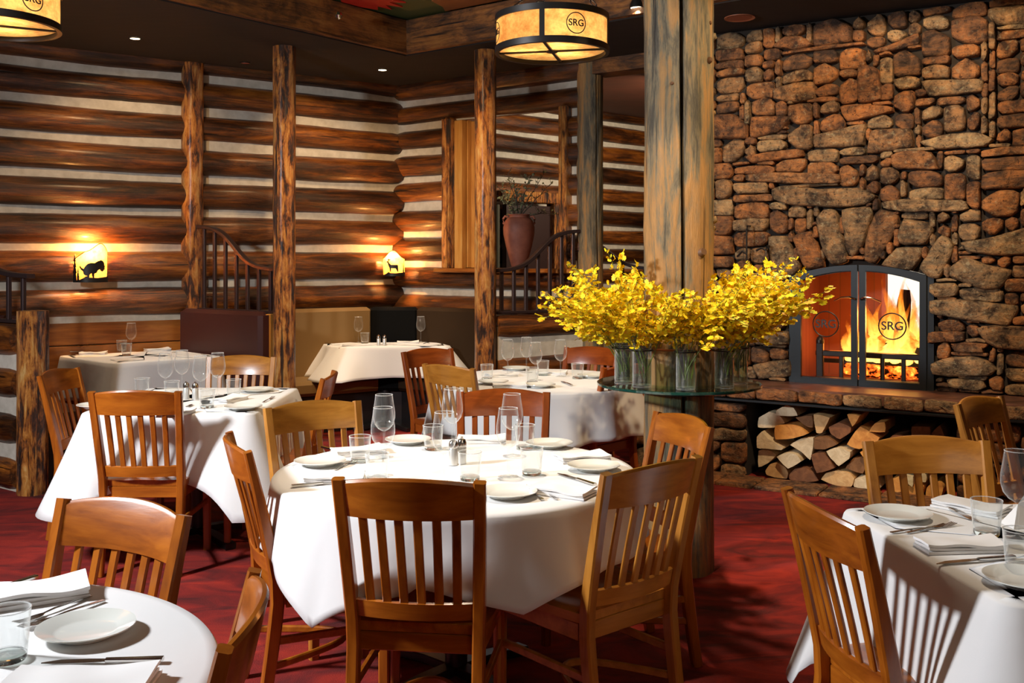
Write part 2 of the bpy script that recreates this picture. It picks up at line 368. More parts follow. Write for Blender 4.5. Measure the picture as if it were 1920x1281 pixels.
# dark plank soffits around the raised tray
K = Vector((-.868, 8.18, 0)); E1 = Vector((-.626, -.78, 0)).normalized(); E2 = Vector((.80, -.60, 0)).normalized()
N1 = Vector((-.78, .626, 0)); N2 = Vector((.60, .80, 0))
def slab(name, pts, z0, z1, mat):
    b = MB(); b.prism([(p[0], p[1]) for p in pts], z0, z1); o = fixn(b.build(name, mat)); return tag(o, kind='structure')
C2 = Vector((-1.108, 9.77, 0)); D2 = Vector((.821, -.571, 0)).normalized(); D1 = Vector((2.912, 2.02, 0)).normalized()
P_far = C2+D2*3.6
KI = K+N1*.05+N2*.05
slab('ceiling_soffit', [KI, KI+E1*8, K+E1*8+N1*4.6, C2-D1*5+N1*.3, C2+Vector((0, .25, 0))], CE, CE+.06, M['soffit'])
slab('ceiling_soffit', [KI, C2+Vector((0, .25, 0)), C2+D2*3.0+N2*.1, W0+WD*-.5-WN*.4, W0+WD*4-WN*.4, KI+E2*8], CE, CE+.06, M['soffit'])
# tray beams
def beam(name, p0, p1, w, h, z, label):
    p0 = Vector(p0); p1 = Vector(p1); L = (p1-p0).length; b = MB(); n = 26; vs = []; fs = []
    for i in range(n+1):
        x = L*i/n
        for (y, zz) in ((-w/2, 0), (w/2, 0), (w/2, h), (-w/2, h)):
            q = noise.noise(Vector((x*2.3, y*9+z, zz*7)))*.012; vs.append((x, y+q, zz+q*.6))
    for i in range(n):
        for k in range(4): fs.append((i*4+k, i*4+(k+1) % 4, i*4+4+(k+1) % 4, i*4+4+k))
    fs += [(3, 2, 1, 0), (n*4, n*4+1, n*4+2, n*4+3)]
    b.add(vs, fs, True)
    d = p1-p0; o = fixn(b.build(name, M['beam'], loc=(p0.x, p0.y, z), rot=(0, 0, math.atan2(d.y, d.x))))
    return tag(o, label, 'beam')
beam('ceiling_beam', K+N1*.075+E1*-.15, K+N1*.075+E1*8, .15, .27, CE+.01, 'hewn timber beam along the ceiling tray, running from upper left to the tray corner')
beam('ceiling_beam', K+N2*.075+E2*0, K+N2*.075+E2*8, .15, .27, CE+.01, 'hewn timber beam along the ceiling tray, running from the tray corner behind the round pendant')
beam('header_beam', C2+D2*2.25, C2+D2*3.3, .22, .13, 3.08, 'dark header beam between the split post and the big column')
# painted ceiling panel in the tray (generic shapes)
pan = thing('painted_ceiling_panel', 'green painted ceiling panel with a red feathered shape above the tray beams', 'panel', (K.x, K.y, 3.5))
def tray(u, v): q = -N1*0+E1*u+E2*v; return (q.x, q.y)
b = MB(); b.prism([tray(-.12, -.12), tray(4.2, -.12), tray(4.2, 4.2), tray(-.12, 4.2)], 0, .04); fixn(b.build('panel', M['green'], pan))
b = MB(); b.prism([tray(*p) for p in ((.50, .0), (.70, .0), (.85, .12), (.8, .3), (.62, .42), (.50, .40), (.55, .34), (.38, .36), (.48, .28), (.30, .25), (.44, .2), (.30, .13), (.44, .12), (.36, .04))], -.012, -.001); fixn(b.build('red_shape', M['redpaint'], pan))
b = MB(); b.prism([tray(*p) for p in ((.0, .42), (.12, .5), (.3, .55), (.5, .9), (.4, 1.6), (.0, 2.0))], -.010, -.001); fixn(b.build('ochre_shape', M['brownpaint'], pan))
b = MB(); b.prism([tray(*p) for p in ((.78, .0), (1.0, .0), (1.1, .1), (.9, .09))], -.010, -.001); fixn(b.build('yellow_shape', M['yellowpaint'], pan))

# ------------------------------------------------------------------ log walls
def log_mesh(L, r, seed, n=18, seg=None, wob=1.0):
    seg = seg or max(6, int(L/.09)); b = MB(); vs = []; fs = []
    for k in range(seg+1):
        x = L*k/seg
        cy = noise.noise(Vector((x*.7, seed, 1.0)))*.018*wob; cz = noise.noise(Vector((x*.6, seed, 5.0)))*.016*wob
        for i in range(n):
            a = 2*PI*i/n; rr = r*(1+.09*wob*noise.noise(Vector((x*1.1, seed+math.cos(a)*.8, math.sin(a)*.8)))+.035*wob*noise.noise(Vector((x*6, seed+math.cos(a)*2, math.sin(a)*2))))
            if k in (0, seg): rr *= .9
            vs.append((x, cy+rr*math.cos(a), cz+rr*math.sin(a)))
    for k in range(seg):
        for i in range(n):
            j = (i+1) % n; fs.append((k*n+i, k*n+j, (k+1)*n+j, (k+1)*n+i))
    fs.append(tuple(range(n-1, -1, -1))); fs.append(tuple(seg*n+i for i in range(n)))
    b.add(vs, fs, True); return b
def log_wall(name, p0, dirv, L, strips, zb, zt, side, parts=None, holes=None, over=.0):
    """strips: centre heights of the chinking lines, top to bottom"""
    root = thing(name, None, None, (p0.x, p0.y, 0), math.atan2(dirv.y, dirv.x), kind='structure')
    b = MB()
    segs = [(0, L, zb, zt)]
    if holes:
        a0, a1, z0, z1 = holes; segs = [(0, a0, zb, zt), (a1, L, zb, zt), (a0, a1, zb, z0), (a0, a1, z1, zt)]
    for x0, x1, z0, z1 in segs:
        if x1 > x0: b.box(((x0+x1)/2, -.008*side, (z0+z1)/2), (x1-x0, .04, z1-z0))
    b.build('chinking', M['chink'], root)
    st = sorted(strips)
    zs = [st[0]-.29]+st+[st[-1]+.27]
    for i in range(len(zs)-1):
        zc = (zs[i]+zs[i+1])/2; r = (zs[i+1]-zs[i]-.055)/2*(1+random.uniform(-.05, .05))
        if zc-r < zb-.1: continue
        spans = [(-over, L+over*.4)]
        if holes and holes[2]-r*.4 < zc < holes[3]+r*.4: spans = [(-over, holes[0]), (holes[1], L+over*.4)]
        for x0, x1 in spans:
            if x1-x0 < .12: continue
            log_mesh(x1-x0, r, random.random()*50).build('log', M['log'], root, loc=(x0, 0, zc))
    return root
LW0 = C2-D1*5.6
log_wall('wall_left', LW0, D1, 5.6, [3.08, 2.79, 2.50, 2.21, 1.914, 1.613, 1.307], 1.0, 3.2, 1)
log_wall('wall_corner', C2+D2*.0, D2, 2.16, [3.03, 2.79, 2.55, 2.29, 2.03, 1.76, 1.47, 1.21], .9, 3.2, 1, holes=(.73, 1.97, 1.43, 2.82))
FW0 = Vector((.28, 13.0, 0)); FD = Vector((1.28, 1.4, 0)); FD = Vector((.75, .66, 0)).normalized()
log_wall('wall_far', FW0-FD*1.6, FD, 5.2, [3.42, 3.13, 2.84, 2.54, 2.24, 1.96, 1.70, 1.44, 1.16, .88], 0, 3.55, 1)
# lower wall panels
b = MB()
for k in range(5): b.box((2.8, .0, .1+k*.205), (5.6, .05, .198), ch=.006)
wp = tag(b.build('wall_left_panelling', M['pine_x'], loc=(LW0.x, LW0.y, 0), rot=(0, 0, math.atan2(D1.y, D1.x))), kind='structure')
b = MB(); b.box((1.1, .06, .45), (2.2, .05, .9)); tag(b.build('wall_corner_panelling', M['pine_x'], loc=(C2.x, C2.y, 0), rot=(0, 0, math.atan2(D2.y, D2.x))), kind='structure')
# dark side walls closing the room
b = MB(); b.box((-6.2, 3.0, 1.75), (.1, 14, 3.5)); tag(b.build('wall_side_left', M['farceil']), kind='structure')

# interior window in the corner wall: jambs, sill, pine board
rz2 = math.atan2(D2.y, D2.x)
win = thing('window_1', None, None, (C2.x, C2.y, 0), rz2, kind='structure')
b = MB(); b.box((.70, -.04, 2.13), (.09, .26, 1.42), ch=.02); b.build('window_jamb', M['post'], win)
b = MB(); b.box((1.96, 0, 2.13), (.08, .26, 1.42), ch=.01); b.build('window_jamb', M['post'], win)
b = MB(); b.box((1.35, -.03, 1.415), (1.5, .36, .04), ch=.008); b.build('window_sill', M['pine_x'], win)
b = MB(); b.box((.80, .02, 2.12), (.09, .22, 1.38), ch=.006); b.box((.95, .05, 2.12), (.21, .04, 1.38), ch=.006); b.box((.86, .03, 2.12), (.012, .1, 1.38)); b.build('window_board', M['pine_z'], win)
# door opening in far wall (dark doorway with pine trim and a grey curtain beside it)
dr = thing('door_1', None, None, (-.02, 12.6, 0), math.atan2(FD.y, FD.x), kind='structure')
b = MB(); b.box((.1, -.2, 1.1), (.75, .08, 2.2)); b.build('door_leaf', plain('dark_door', (.03, .01, .008), .5), dr)
b = MB(); b.box((.54, -.24, 1.12), (.14, .16, 2.24), ch=.01); b.box((.1, -.24, 2.3), (1.0, .16, .14), ch=.01); b.build('door_trim', M['post'], dr)
b = MB()
for k in range(7): b.lathe([(.035, 0), (.035, 2.15)], 10, (-.42+k*.06, -.33, .02), cap=True)
tag(b.build('curtain', plain('grey_green_curtain', (.10, .10, .07), .8), loc=(-.12, 12.1, 0)), 'grey-green hanging curtain behind the terracotta urn', 'curtain')

# ------------------------------------------------------------------ posts
def post(x, y, r, h, label, mat='post', seed=1.0, seg=44, n=26, crack=None, wob=1.0, name='log_post', z0=0.0):
    b = MB(); vs = []; fs = []
    for k in range(seg+1):
        z = h*k/seg
        for i in range(n):
            a = 2*PI*i/n
            rr = r*(1+.05*wob*noise.noise(Vector((math.cos(a)*1.2+seed, math.sin(a)*1.2, z*1.6)))+.03*wob*noise.noise(Vector((math.cos(a)*4, math.sin(a)*4+seed, z*7))))
            if crack:
                ca, cw, cd = crack; dd = abs((a-ca-.04*math.sin(z*1.7)+PI) % (2*PI)-PI)
                if dd < cw: rr -= cd*(1-dd/cw)
            vs.append((rr*math.cos(a), rr*math.sin(a), z))
    for k in range(seg):
        for i in range(n):
            j = (i+1) % n; fs.append((k*n+i, k*n+j, (k+1)*n+j, (k+1)*n+i))
    fs.append(tuple(range(n-1, -1, -1))); fs.append(tuple(seg*n+i for i in range(n)))
    b.add(vs, fs, True); o = b.build(name, M[mat], loc=(x, y, z0)); o.data.polygons[-1].use_smooth = False
    return tag(o, label, 'post')
post(-2.748, 8.56, .092, 3.2, 'peeled log post against the left log wall, at the high end of the curved railing', seed=3)
post(-1.807, 7.9, .088, 3.2, 'peeled log post with bright yellow patches, between the two left booths', seed=9)
post(-.215, 8.04, .088, 3.2, 'peeled log post left of the terracotta urn', seed=15)
post(.668, 8.52, .112, 3.2, 'pale split log post right of the terracotta urn with a long dark crack', seed=21, mat='column', n=72, crack=(R(-62), .07, .05))
post(-3.10, 6.44, .095, 1.18, 'short log newel post at the left edge, ending the low log wall', seed=27)
colm = post(.815, 4.87, .168, 3.52, 'thick weathered log column with a long vertical crack, standing through the round glass shelf', mat='column', seed=33, n=150, seg=60, crack=(R(-93), .055, .07), wob=.8, name='log_column')
# knots and stubs on the column
for (an, z, s) in ((-12, 2.55, .022), (-8, 2.18, .016), (-15, 1.66, .026), (-10, 1.62, .018), (-40, 2.42, .02), (-110, 2.3, .012), (-60, 1.5, .03), (-115, 2.75, .014), (-45, 2.72, .016), (-38, 2.6, .012)):
    b = MB(); r = .168; a = R(an); d = Vector((math.cos(a), math.sin(a), .25))
    b.tube([d*(r-.02), d*(r+.004), d*(r+s*.6)], lambda q, s=s: s*(1-.45*q), 10)
    kn = b.build('knot', M['log_end'] if an < -30 else M['column'], colm, loc=(0, 0, z))

# ------------------------------------------------------------------ railings and low log walls
def railing(p0, p1, zbase, z0, z1, nb, label, name='curved_railing'):
    """p0 low end, p1 high end"""
    p0 = Vector(p0); p1 = Vector(p1); d = p1-p0; L = d.length
    root = thing(name, label, 'railing', (p0.x, p0.y, zbase), math.atan2(d.y, d.x))
    hh = lambda q: (z0-zbase)+(z1-z0)*(1/(1+math.exp(-(q-.52)*9)))
    b = MB(); b.bar([(L*i/24, 0, hh(i/24)) for i in range(25)], .055, .030, xdir=(0, 1, 0)); b.build('top_rail', M['rail'], root)
    b = MB(); b.box((L/2, 0, .012), (L, .045, .024), ch=.004); b.build('bottom_rail', M['rail'], root)
    for k in range(nb):
        x = L*(k+.5)/nb; b = MB(); b.box((x, 0, hh(x/L)/2), (.030, .026, hh(x/L)-.012), ch=.003); b.build('baluster', M['rail'], root)
    return root
A_ = Vector((-1.807, 7.9, 0)); P3 = Vector((-2.748, 8.56, 0)); P9 = Vector((-.215, 8.04, 0)); P11 = Vector((.668, 8.52, 0)); SP = Vector((-3.10, 6.44, 0))
def between(p, q, r1, r2): d = (q-p).normalized(); return p+d*r1, q-d*r2
a, c = between(A_, P3, .09, .09); railing(a, c, 1.08, 1.43, 1.80, 7, 'brown iron railing curving down to the right, above the maroon booth back')
a, c = between(P9, P11, .09, .115); railing(a, c, 1.07, 1.42, 1.76, 7, 'brown iron railing rising to the right in front of the terracotta urn')
dL = (P3-A_).normalized(); a = SP+dL*.04+Vector((0, .02, 0)); railing(a, a+dL*1.45, 1.09, 1.40, 1.74, 8, 'brown iron railing cut by the left edge of the photo')
railing(Vector((1.45, 10.0, 0)), Vector((.6, 10.5, 0)), .9, 1.42, 1.75, 4, 'dark iron railing seen between the split post and the big column')
def low_wall(p, d, L, zs, r, label, end=True):
    root = thing('low_log_wall', label, 'low wall', (p.x, p.y, 0), math.atan2(d.y, d.x))
    b = MB(); b.box((L/2, 0, max(zs)/2), (L, .09, max(zs))); b.build('chinking', M['chink'], root)
    for z in zs: log_mesh(L, r, random.random()*40).build('log', M['log'], root, loc=(0, 0, z))
low_wall(SP+dL*.1, dL, 2.2, [.98, .70, .40, .12], .108, 'low wall of stacked logs with white chinking behind the short newel post')
d9 = (P11-P9).normalized(); low_wall(P9+d9*.09, d9, .86, [.97, .63, .34, .11], .095, 'low wall of stacked logs under the railing beside the terracotta urn')
low_wall(Vector((.75, 10.42, 0)), Vector((.85, -.5, 0)).normalized(), .9, [.78, .5, .22], .12, 'low log wall seen behind the big column')

# ------------------------------------------------------------------ stone wall, fireplace
def inpoly(x, y, P):
    c = False; n = len(P); j = n-1
    for i in range(n):
        if (P[i][1] > y) != (P[j][1] > y) and x < (P[j][0]-P[i][0])*(y-P[i][1])/(P[j][1]-P[i][1])+P[i][0]: c = not c
        j = i
    return c
def stone(b, poly, depth, tone, seed):
    """rounded rubble stone: poly in (a,z); out of the wall is -y"""
    pts = []
    n = len(poly)
    for i in range(n):
        p = Vector(poly[i]); q = Vector(poly[(i+1) % n]); m = max(1, int((q-p).length/.035))
        for k in range(m): pts.append(p+(q-p)*k/m)
    sm = []; N = len(pts)
    for i in range(N): sm.append(pts[i-1]*.15+pts[i]*.70+pts[(i+1) % N]*.15)
    cx = sum(p.x for p in sm)/N; cz = sum(p.y for p in sm)/N
    w_ = max(p.x for p in sm)-min(p.x for p in sm); h_ = max(p.y for p in sm)-min(p.y for p in sm)
    e = min(w_, h_)
    rings = [(-.02, 0.0), (-.01, .66), (.045, .93), (.16, 1.0), (.5, 1.02)]
    vs = []; fs = []
    for sh, dp in rings:
        for p in sm:
            dx, dz = p.x-cx, p.y-cz; l = math.hypot(dx, dz) or 1; s = e*sh
            f = max(.08, 1-s/l)
            x, z = cx+dx*f, cz+dz*f
            nd = noise.noise(Vector((x*7, z*9, seed)))*.016+noise.noise(Vector((x*22, z*26, seed)))*.006
            j = noise.noise(Vector((x*18, z*18, seed+3)))*.006 if dp < .95 else 0
            vs.append((x+j, -(depth*dp+(nd if dp > .5 else 0)), z+j))
    nr = len(rings)
    for k in range(nr-1):
        for i in range(N):
            j = (i+1) % N; fs.append((k*N+i, k*N+j, (k+1)*N+j, (k+1)*N+i))
    vs.append((cx, -depth*1.05, cz)); 
    for i in range(N): fs.append(((nr-1)*N+i, (nr-1)*N+(i+1) % N, nr*N))
    b.add(vs, fs, True, tone)
def px_poly(pts, ox, oy, sc, depth=0.0): return [wallaz(ox+x/sc, oy+y/sc, depth) for x, y in pts]
HAND = [
 ([(490,130),(600,130),(640,230),(672,290),(640,345),(560,365),(510,330),(505,230)], 6, .85),
 ([(622,132),(735,95),(800,270),(805,300),(700,312),(672,250)], 6, .45),
 ([(755,30),(800,-25),(870,-20),(895,100),(940,230),(930,275),(845,290),(800,220)], 6, .8),
 ([(900,-20),(1060,-40),(1075,0),(1020,180),(965,252),(925,205),(905,60)], 6, .78),
 ([(1085,5),(1120,-30),(1225,10),(1190,120),(1090,285),(1025,265),(1035,150)], 6, .6),
 ([(1240,30),(1390,50),(1412,90),(1365,178),(1215,175),(1207,130)], 6, .75),
 ([(1208,188),(1360,192),(1335,260),(1290,322),(1190,308),(1112,290),(1170,232)], 6, .8),
 ([(1460,112),(1525,170),(1510,240),(1440,370),(1375,352),(1328,308),(1400,190)], 6, .9),
 ([(1550,165),(1740,135),(1907,85),(1990,110),(1990,235),(1740,235),(1600,215)], 6, .85),
 ([(1500,300),(1590,242),(1700,290),(1840,312),(1845,342),(1780,420),(1700,428),(1610,400),(1492,350)], 6, .82),
 ([(1385,390),(1530,387),(1560,412),(1540,465),(1420,470),(1382,440)], 6, .9),
 ([(1385,482),(1560,482),(1740,500),(1880,512),(1882,540),(1830,633),(1700,610),(1560,590),(1385,560)], 6, .85),
 ([(1395,832),(1500,802),(1640,792),(1740,830),(1770,870),(1730,903),(1500,908),(1400,898)], 6, .85),
 ([(1645,632),(1800,640),(1990,650),(1990,772),(1760,750),(1700,720)], 6, .7),
 ([(1505,730),(1690,735),(1700,775),(1520,770)], 6, .6),
 ([(1380,660),(1585,655),(1590,712),(1380,722)], 6, .5),
 ([(1480,920),(1690,925),(1705,975),(1640,988),(1490,965)], 6, .9),
 ([(425,660),(610,657),(610,732),(422,732)], 6, .8),
 ([(402,842),(520,822),(620,815),(620,908),(440,922)], 6, .75),
 ([(505,1060),(560,1040),(800,1060),(1000,1050),(1100,1100),(1040,1150),(880,1162),(620,1150),(520,1120)], 3, .75),
 ([(1112,1132),(1240,1117),(1600,1122),(1610,1178),(1260,1190),(1130,1170)], 3, .9),
 ([(740,762),(1040,692),(1020,820),(745,830)], 3, .75),
 ([(1062,732),(1285,722),(1300,828),(1040,865)], 3, .65),
 ([(990,382),(1050,367),(1108,392),(1128,568),(992,584)], 3, .3),
 ([(392,660),(630,650),(560,740),(392,780)], 3, .5),
 ([(1325,800),(1480,755),(1650,745),(1755,780),(1700,825),(1420,840)], 3, 1.0),
 ([(1340,458),(1480,452),(1690,452),(1690,520),(1380,548)], 3, .8),
 ([(1170,870),(1260,845),(1400,850),(1450,955),(1180,945)], 3, .55),
 ([(355,880),(520,850),(690,835),(690,880),(400,918)], 3, .5),
 ([(360,980),(560,965),(900,975),(900,1030),(600,1030),(370,1015)], 3, .6),
 ([(515,270),(590,210),(680,210),(748,260),(640,290)], 3, .4),
 ([(1070,300),(1340,190),(1335,260),(1090,312)], 3, .3),
 ([(185,650),(300,640),(378,700),(378,780),(188,780)], 3, .3),
 ([(1710,60),(1907,38),(1990,60),(1990,150),(1760,150),(1712,100)], 3, .8),
 ([(520,500),(640,470),(755,462),(752,560),(640,580),(520,560)], 3, .65),
 ([(890,610),(1060,590),(1190,605),(1190,630),(930,690)], 3, .5),
]
hand = []
for pts, cr, tn in HAND:
    P = px_poly(pts, 1280, 400 if cr == 6 else 0, 2.98); hand.append((P, tn))
# fireplace opening in (a,z)
FA0, FA1, FZ0, FZ1, FZT = .609, 1.513, .64, 1.40, 1.475
def ftop(a): q = (a-FA0)/(FA1-FA0); return FZ1-.0+(FZT-FZ1)*(1-(2*q-1)**2)
def in_open(a, z, g=0): return FA0-g < a < FA1+g and z < ftop(min(max(a, FA0), FA1))+g
def pack(b, a0, a1, z0, z1, blocked, depth=.07, small=False):
    ca, cz = .045, .030; na = int((a1-a0)/ca); nz = int((z1-z0)/cz); occ = [[False]*na for _ in range(nz)]
    for j in range(nz):
        for i in range(na): occ[j][i] = blocked(a0+(i+.5)*ca, z0+(j+.5)*cz)
    for j in range(nz):
        for i in range(na):
            if occ[j][i]: continue
            mh = random.choice((2, 3, 3, 3, 4, 4, 5, 6)); mw = random.choice((3, 5, 6, 7, 8, 10, 12, 14)) if mh < 5 else random.choice((3, 5, 6, 7, 8))
            w_ = 0
            while w_ < mw and i+w_ < na and not occ[j][i+w_]: w_ += 1
            if i+w_ < na and not occ[j][i+w_]:
                r_ = 0
                while i+w_+r_ < na and not occ[j][i+w_+r_] and r_ < 2: r_ += 1
                if r_ < 2: w_ += r_
            h_ = 1
            while h_ < mh and j+h_ < nz and all(not occ[j+h_][i+q] for q in range(w_)): h_ += 1
            if nz-(j+h_) <= 1 and j+h_ < nz and all(not occ[j+h_][i+q] for q in range(w_)): h_ += 1
            for q in range(h_):
                for p in range(w_): occ[j+q][i+p] = True
            g = .0035; A0, A1, Z0, Z1 = a0+i*ca+g, a0+(i+w_)*ca-g, z0+j*cz+g, z0+(j+h_)*cz-g
            W_, H_ = A1-A0, Z1-Z0
            cut = lambda s: random.uniform(.0, .45)*s
            k = min(W_, H_)*.62; sl = random.uniform(-.02, .02)
            c1, c2, c3, c4 = [random.choice((.15, .3, .5, .9))*k for _ in range(4)]
            P = [(A0+c1*1.3*.6, Z0), (A1-c2*.8, Z0+sl*.5), (A1, Z0+c2*.7), (A1, Z1-c3*.6), (A1-c3, Z1), ((A0+A1)/2, Z1+abs(sl)*.6), (A0+c4, Z1-abs(sl)*.5), (A0, Z1-c4*.6), (A0, Z0+c1*.6)]
            stone(b, P, depth*random.uniform(.7, 1.25), random.choice((.05, .2, .3, .4, .45, .5, .55, .7, .8, .95)), random.random()*60)
def blocked_main(a, z):
    if in_open(a, z, .045): return True
    return any(inpoly(a, z, P) for P, _ in hand)
sw = MB()
for P, tn in hand:
    if sum((P[i][0]*P[(i+1) % len(P)][1]-P[(i+1) % len(P)][0]*P[i][1]) for i in range(len(P))) < 0: P = P[::-1]
    stone(sw, P, .095, tn, random.random()*60)
pack(sw, -.47, 4.0, .64, 3.2, blocked_main)
rzw = math.atan2(WD.y, WD.x)
wall = thing('wall_right', None, None, (W0.x, W0.y, 0), rzw, kind='structure')
fixn(sw.build('rubble_stones', M['stone'], wall, tone=True, sharp=60))
mb = MB()
n = 24
for i in range(n):
    x0 = FA0+(FA1-FA0)*i/n; x1 = FA0+(FA1-FA0)*(i+1)/n
    mb.add([(x0, 0, ftop(x0)), (x1, 0, ftop(x1)), (x1, 0, 3.2), (x0, 0, 3.2)], [(0, 1, 2, 3)])
mb.add([(-.5, 0, 0), (FA0, 0, 0), (FA0, 0, 3.2), (-.5, 0, 3.2)], [(0, 1, 2, 3)])
mb.add([(FA1, 0, 0), (4.2, 0, 0), (4.2, 0, 3.2), (FA1, 0, 3.2)], [(0, 1, 2, 3)])
mb.add([(FA0, 0, 0), (FA1, 0, 0), (FA1, 0, FZ0), (FA0, 0, FZ0)], [(0, 1, 2, 3)])
mb.build('mortar', M['mortar'], wall)
mb = MB(); mb.box((-.48, .33, 1.6), (.06, .6, 3.2)); mb.build('wall_return', M['mortar'], wall)
# hearth: piers, slab, kerb
DP = .44
base = thing('hearth', 'raised stone hearth with a slate ledge and firewood niche below the fireplace', 'hearth', (W0.x, W0.y, 0), rzw)
pb = MB()
bb = MB(); pack(bb, -.47, .385, .0, .53, lambda a, z: False, .06)
b2 = MB(); pack(b2, 1.73, 4.0, .0, .53, lambda a, z: False, .06)
for q in (bb, b2): fixn(q.build('pier_stones', M['stone'], base, loc=(0, -DP+.05, 0), tone=True, sharp=60))
mb = MB(); mb.box((-.05, -DP/2+.02, .265), (.85, DP-.06, .53)); mb.box((2.87, -DP/2+.02, .265), (2.28, DP-.06, .53)); mb.build('pier_core', M['mortar'], base)
fb = MB(); x = -.47
while x < 3.9:
    w_ = random.uniform(.16, .34); dz = random.uniform(-.004, .004)
    stone(fb, [(x+.004, .555+dz), (x+w_-.004, .553), (x+w_-.004, .628), (x+.004, .63+dz)], .05, random.choice((.3, .45, .55, .7, .85)), random.random()*50); x += w_
o = fb.build('ledge_edge_stones', M['stone'], base, loc=(0, -DP-.0, 0), tone=True, sharp=60); fixn(o)
mb = MB(); mb.box((1.74, -DP/2-.005, .60), (4.42, DP+.01, .08), ch=.01); mb.build('ledge_slab', M['slate'], base)
mb = MB(); mb.box((1.74, -DP-.02, .541), (4.42, .06, .018), ch=.003); mb.build('ledge_steel', M['bluesteel'], base)
kb = MB(); x = -.47
while x < 4.0:
    w_ = random.uniform(.25, .5); dy = random.uniform(-.02, .02)
    kb.box((x+w_/2, -.585+dy, .009), (w_-.01, .30, .024+random.uniform(0, .008)), ch=.008); x += w_
for v in range(len(kb.tone)): kb.tone[v] = .5+.3*noise.noise(Vector((kb.v[v][0]*3, 1, 2)))
kb.build('kerb_stones', M['stone'], base, tone=True)

# firewood
FWP = [
 ('pale', 'pale half-round', 'top row, leftmost but one', [(310,275),(318,190),(400,140),(470,160),(525,235),(440,275)]),
 ('pale', 'pale dome-shaped', 'very top of the pile at left', [(462,165),(470,120),(540,78),(600,100),(632,168),(540,172)]),
 ('brown', 'dull brown', 'just right of the top dome-shaped log', [(595,185),(730,165),(735,270),(680,255)]),
 ('tan', 'fan-shaped tan', 'standing on its point in the upper middle', [(732,150),(870,180),(800,315),(760,315)]),
 ('red', 'dark round-edged', 'right of the fan-shaped log', [(850,260),(930,220),(1025,260),(1020,300),(940,365),(870,320)]),
 ('orange', 'small orange triangular', 'upper middle, point down', [(990,150),(1100,160),(1035,262)]),
 ('orange', 'wide orange half-round', 'under the two pale top logs', [(450,370),(452,250),(560,240),(640,255),(705,315),(600,355)]),
 ('orange', 'large orange fan-shaped', 'right of the pile centre, point up', [(980,410),(1085,245),(1245,355),(1180,410),(1080,445)]),
 ('orange', 'orange quarter-round', 'top right of the large orange fan', [(1150,300),(1200,225),(1280,215),(1285,300)]),
 ('red', 'dark reddish dome-shaped', 'just above the oak chair back', [(1290,372),(1330,325),(1400,320),(1460,370),(1380,385)]),
 ('brown', 'dark square-faced', 'upper right, deep in shade', [(1470,250),(1620,250),(1610,370),(1480,370)]),
 ('brown', 'brown triangular', 'far right below the ledge', [(1615,315),(1690,235),(1730,365)]),
 ('pale', 'pale wedge', 'left edge, third from the floor', [(320,435),(322,340),(360,290),(400,350),(525,430),(510,448),(400,437)]),
 ('pale', 'pale fan-shaped', 'left of centre, point down', [(552,410),(640,360),(740,345),(735,440),(715,540),(650,470)]),
 ('pale', 'pale triangular', 'left edge, second from the floor', [(320,605),(322,452),(400,452),(463,490),(400,560)]),
 ('pale', 'pale rounded wedge', 'above the cinnamon log at lower left', [(467,495),(560,467),(620,477),(663,535),(560,602)]),
 ('red', 'reddish-brown wedge', 'centre of the pile, beside a pale fan', [(725,477),(830,462),(918,590),(770,638)]),
 ('pale', 'cream fan-shaped', 'centre of the pile, point down', [(840,450),(930,420),(1030,455),(1020,510),(940,578),(880,510)]),
 ('brown', 'brown quarter-round', 'right of the cream fan', [(967,600),(1030,517),(1120,512),(1135,560),(1110,648)]),
 ('orange', 'orange wedge', 'beside the chair stile, middle row', [(1090,460),(1200,452),(1225,530),(1130,510)]),
 ('tan', 'cinnamon round', 'bottom row, leftmost', [(370,625),(400,572),(460,557),(520,590),(545,640),(535,700),(440,692),(380,660)]),
 ('red', 'dark brown dome-shaped', 'bottom row, second from left', [(555,652),(600,602),(680,592),(740,622),(785,700),(700,718),(560,702)]),
 ('tan', 'wide tan dome-shaped', 'bottom row, third from left', [(790,690),(830,637),(920,612),(1010,632),(1050,675),(1030,765),(900,750)]),
 ('pale', 'pale ray-grained dome', 'bottom row, fourth from left', [(1035,760),(1040,692),(1110,662),(1200,672),(1240,760),(1220,796),(1150,790)]),
 ('orange', 'orange triangular', 'above the ray-grained dome', [(1140,580),(1200,570),(1260,600),(1230,665),(1190,658)]),
 ('orange', 'orange rounded', 'in the first gap of the chair back', [(1290,800),(1300,700),(1390,650),(1400,800)]),
 ('pale', 'pale narrow', 'in the second gap of the chair back', [(1405,640),(1500,650),(1490,745),(1440,700)]),
 ('orange', 'orange half-round', 'low behind the chair back', [(1420,820),(1430,740),(1520,720),(1570,740),(1560,830)]),
 ('pale', 'pale tilted', 'behind the third gap of the chair back', [(1515,640),(1590,645),(1580,715),(1530,705)]),
 ('orange', 'orange wide', 'low behind the chair back at right', [(1580,840),(1590,745),(1680,700),(1720,745),(1700,840)]),
 ('brown', 'brown', 'behind the crest of the chair back, left part', [(1240,550),(1330,430),(1420,470),(1400,610),(1300,640)]),
 ('brown', 'brown', 'behind the crest of the chair back, middle part', [(1420,430),(1530,420),(1570,520),(1530,620),(1420,600)]),
 ('red', 'reddish', 'behind the crest of the chair back, right part', [(1580,420),(1700,430),(1720,560),(1620,620),(1570,560)]),
 ('brown', 'blackish', 'behind the centre of the pile', [(750,340),(860,340),(930,400),(830,440),(750,440)]),
]
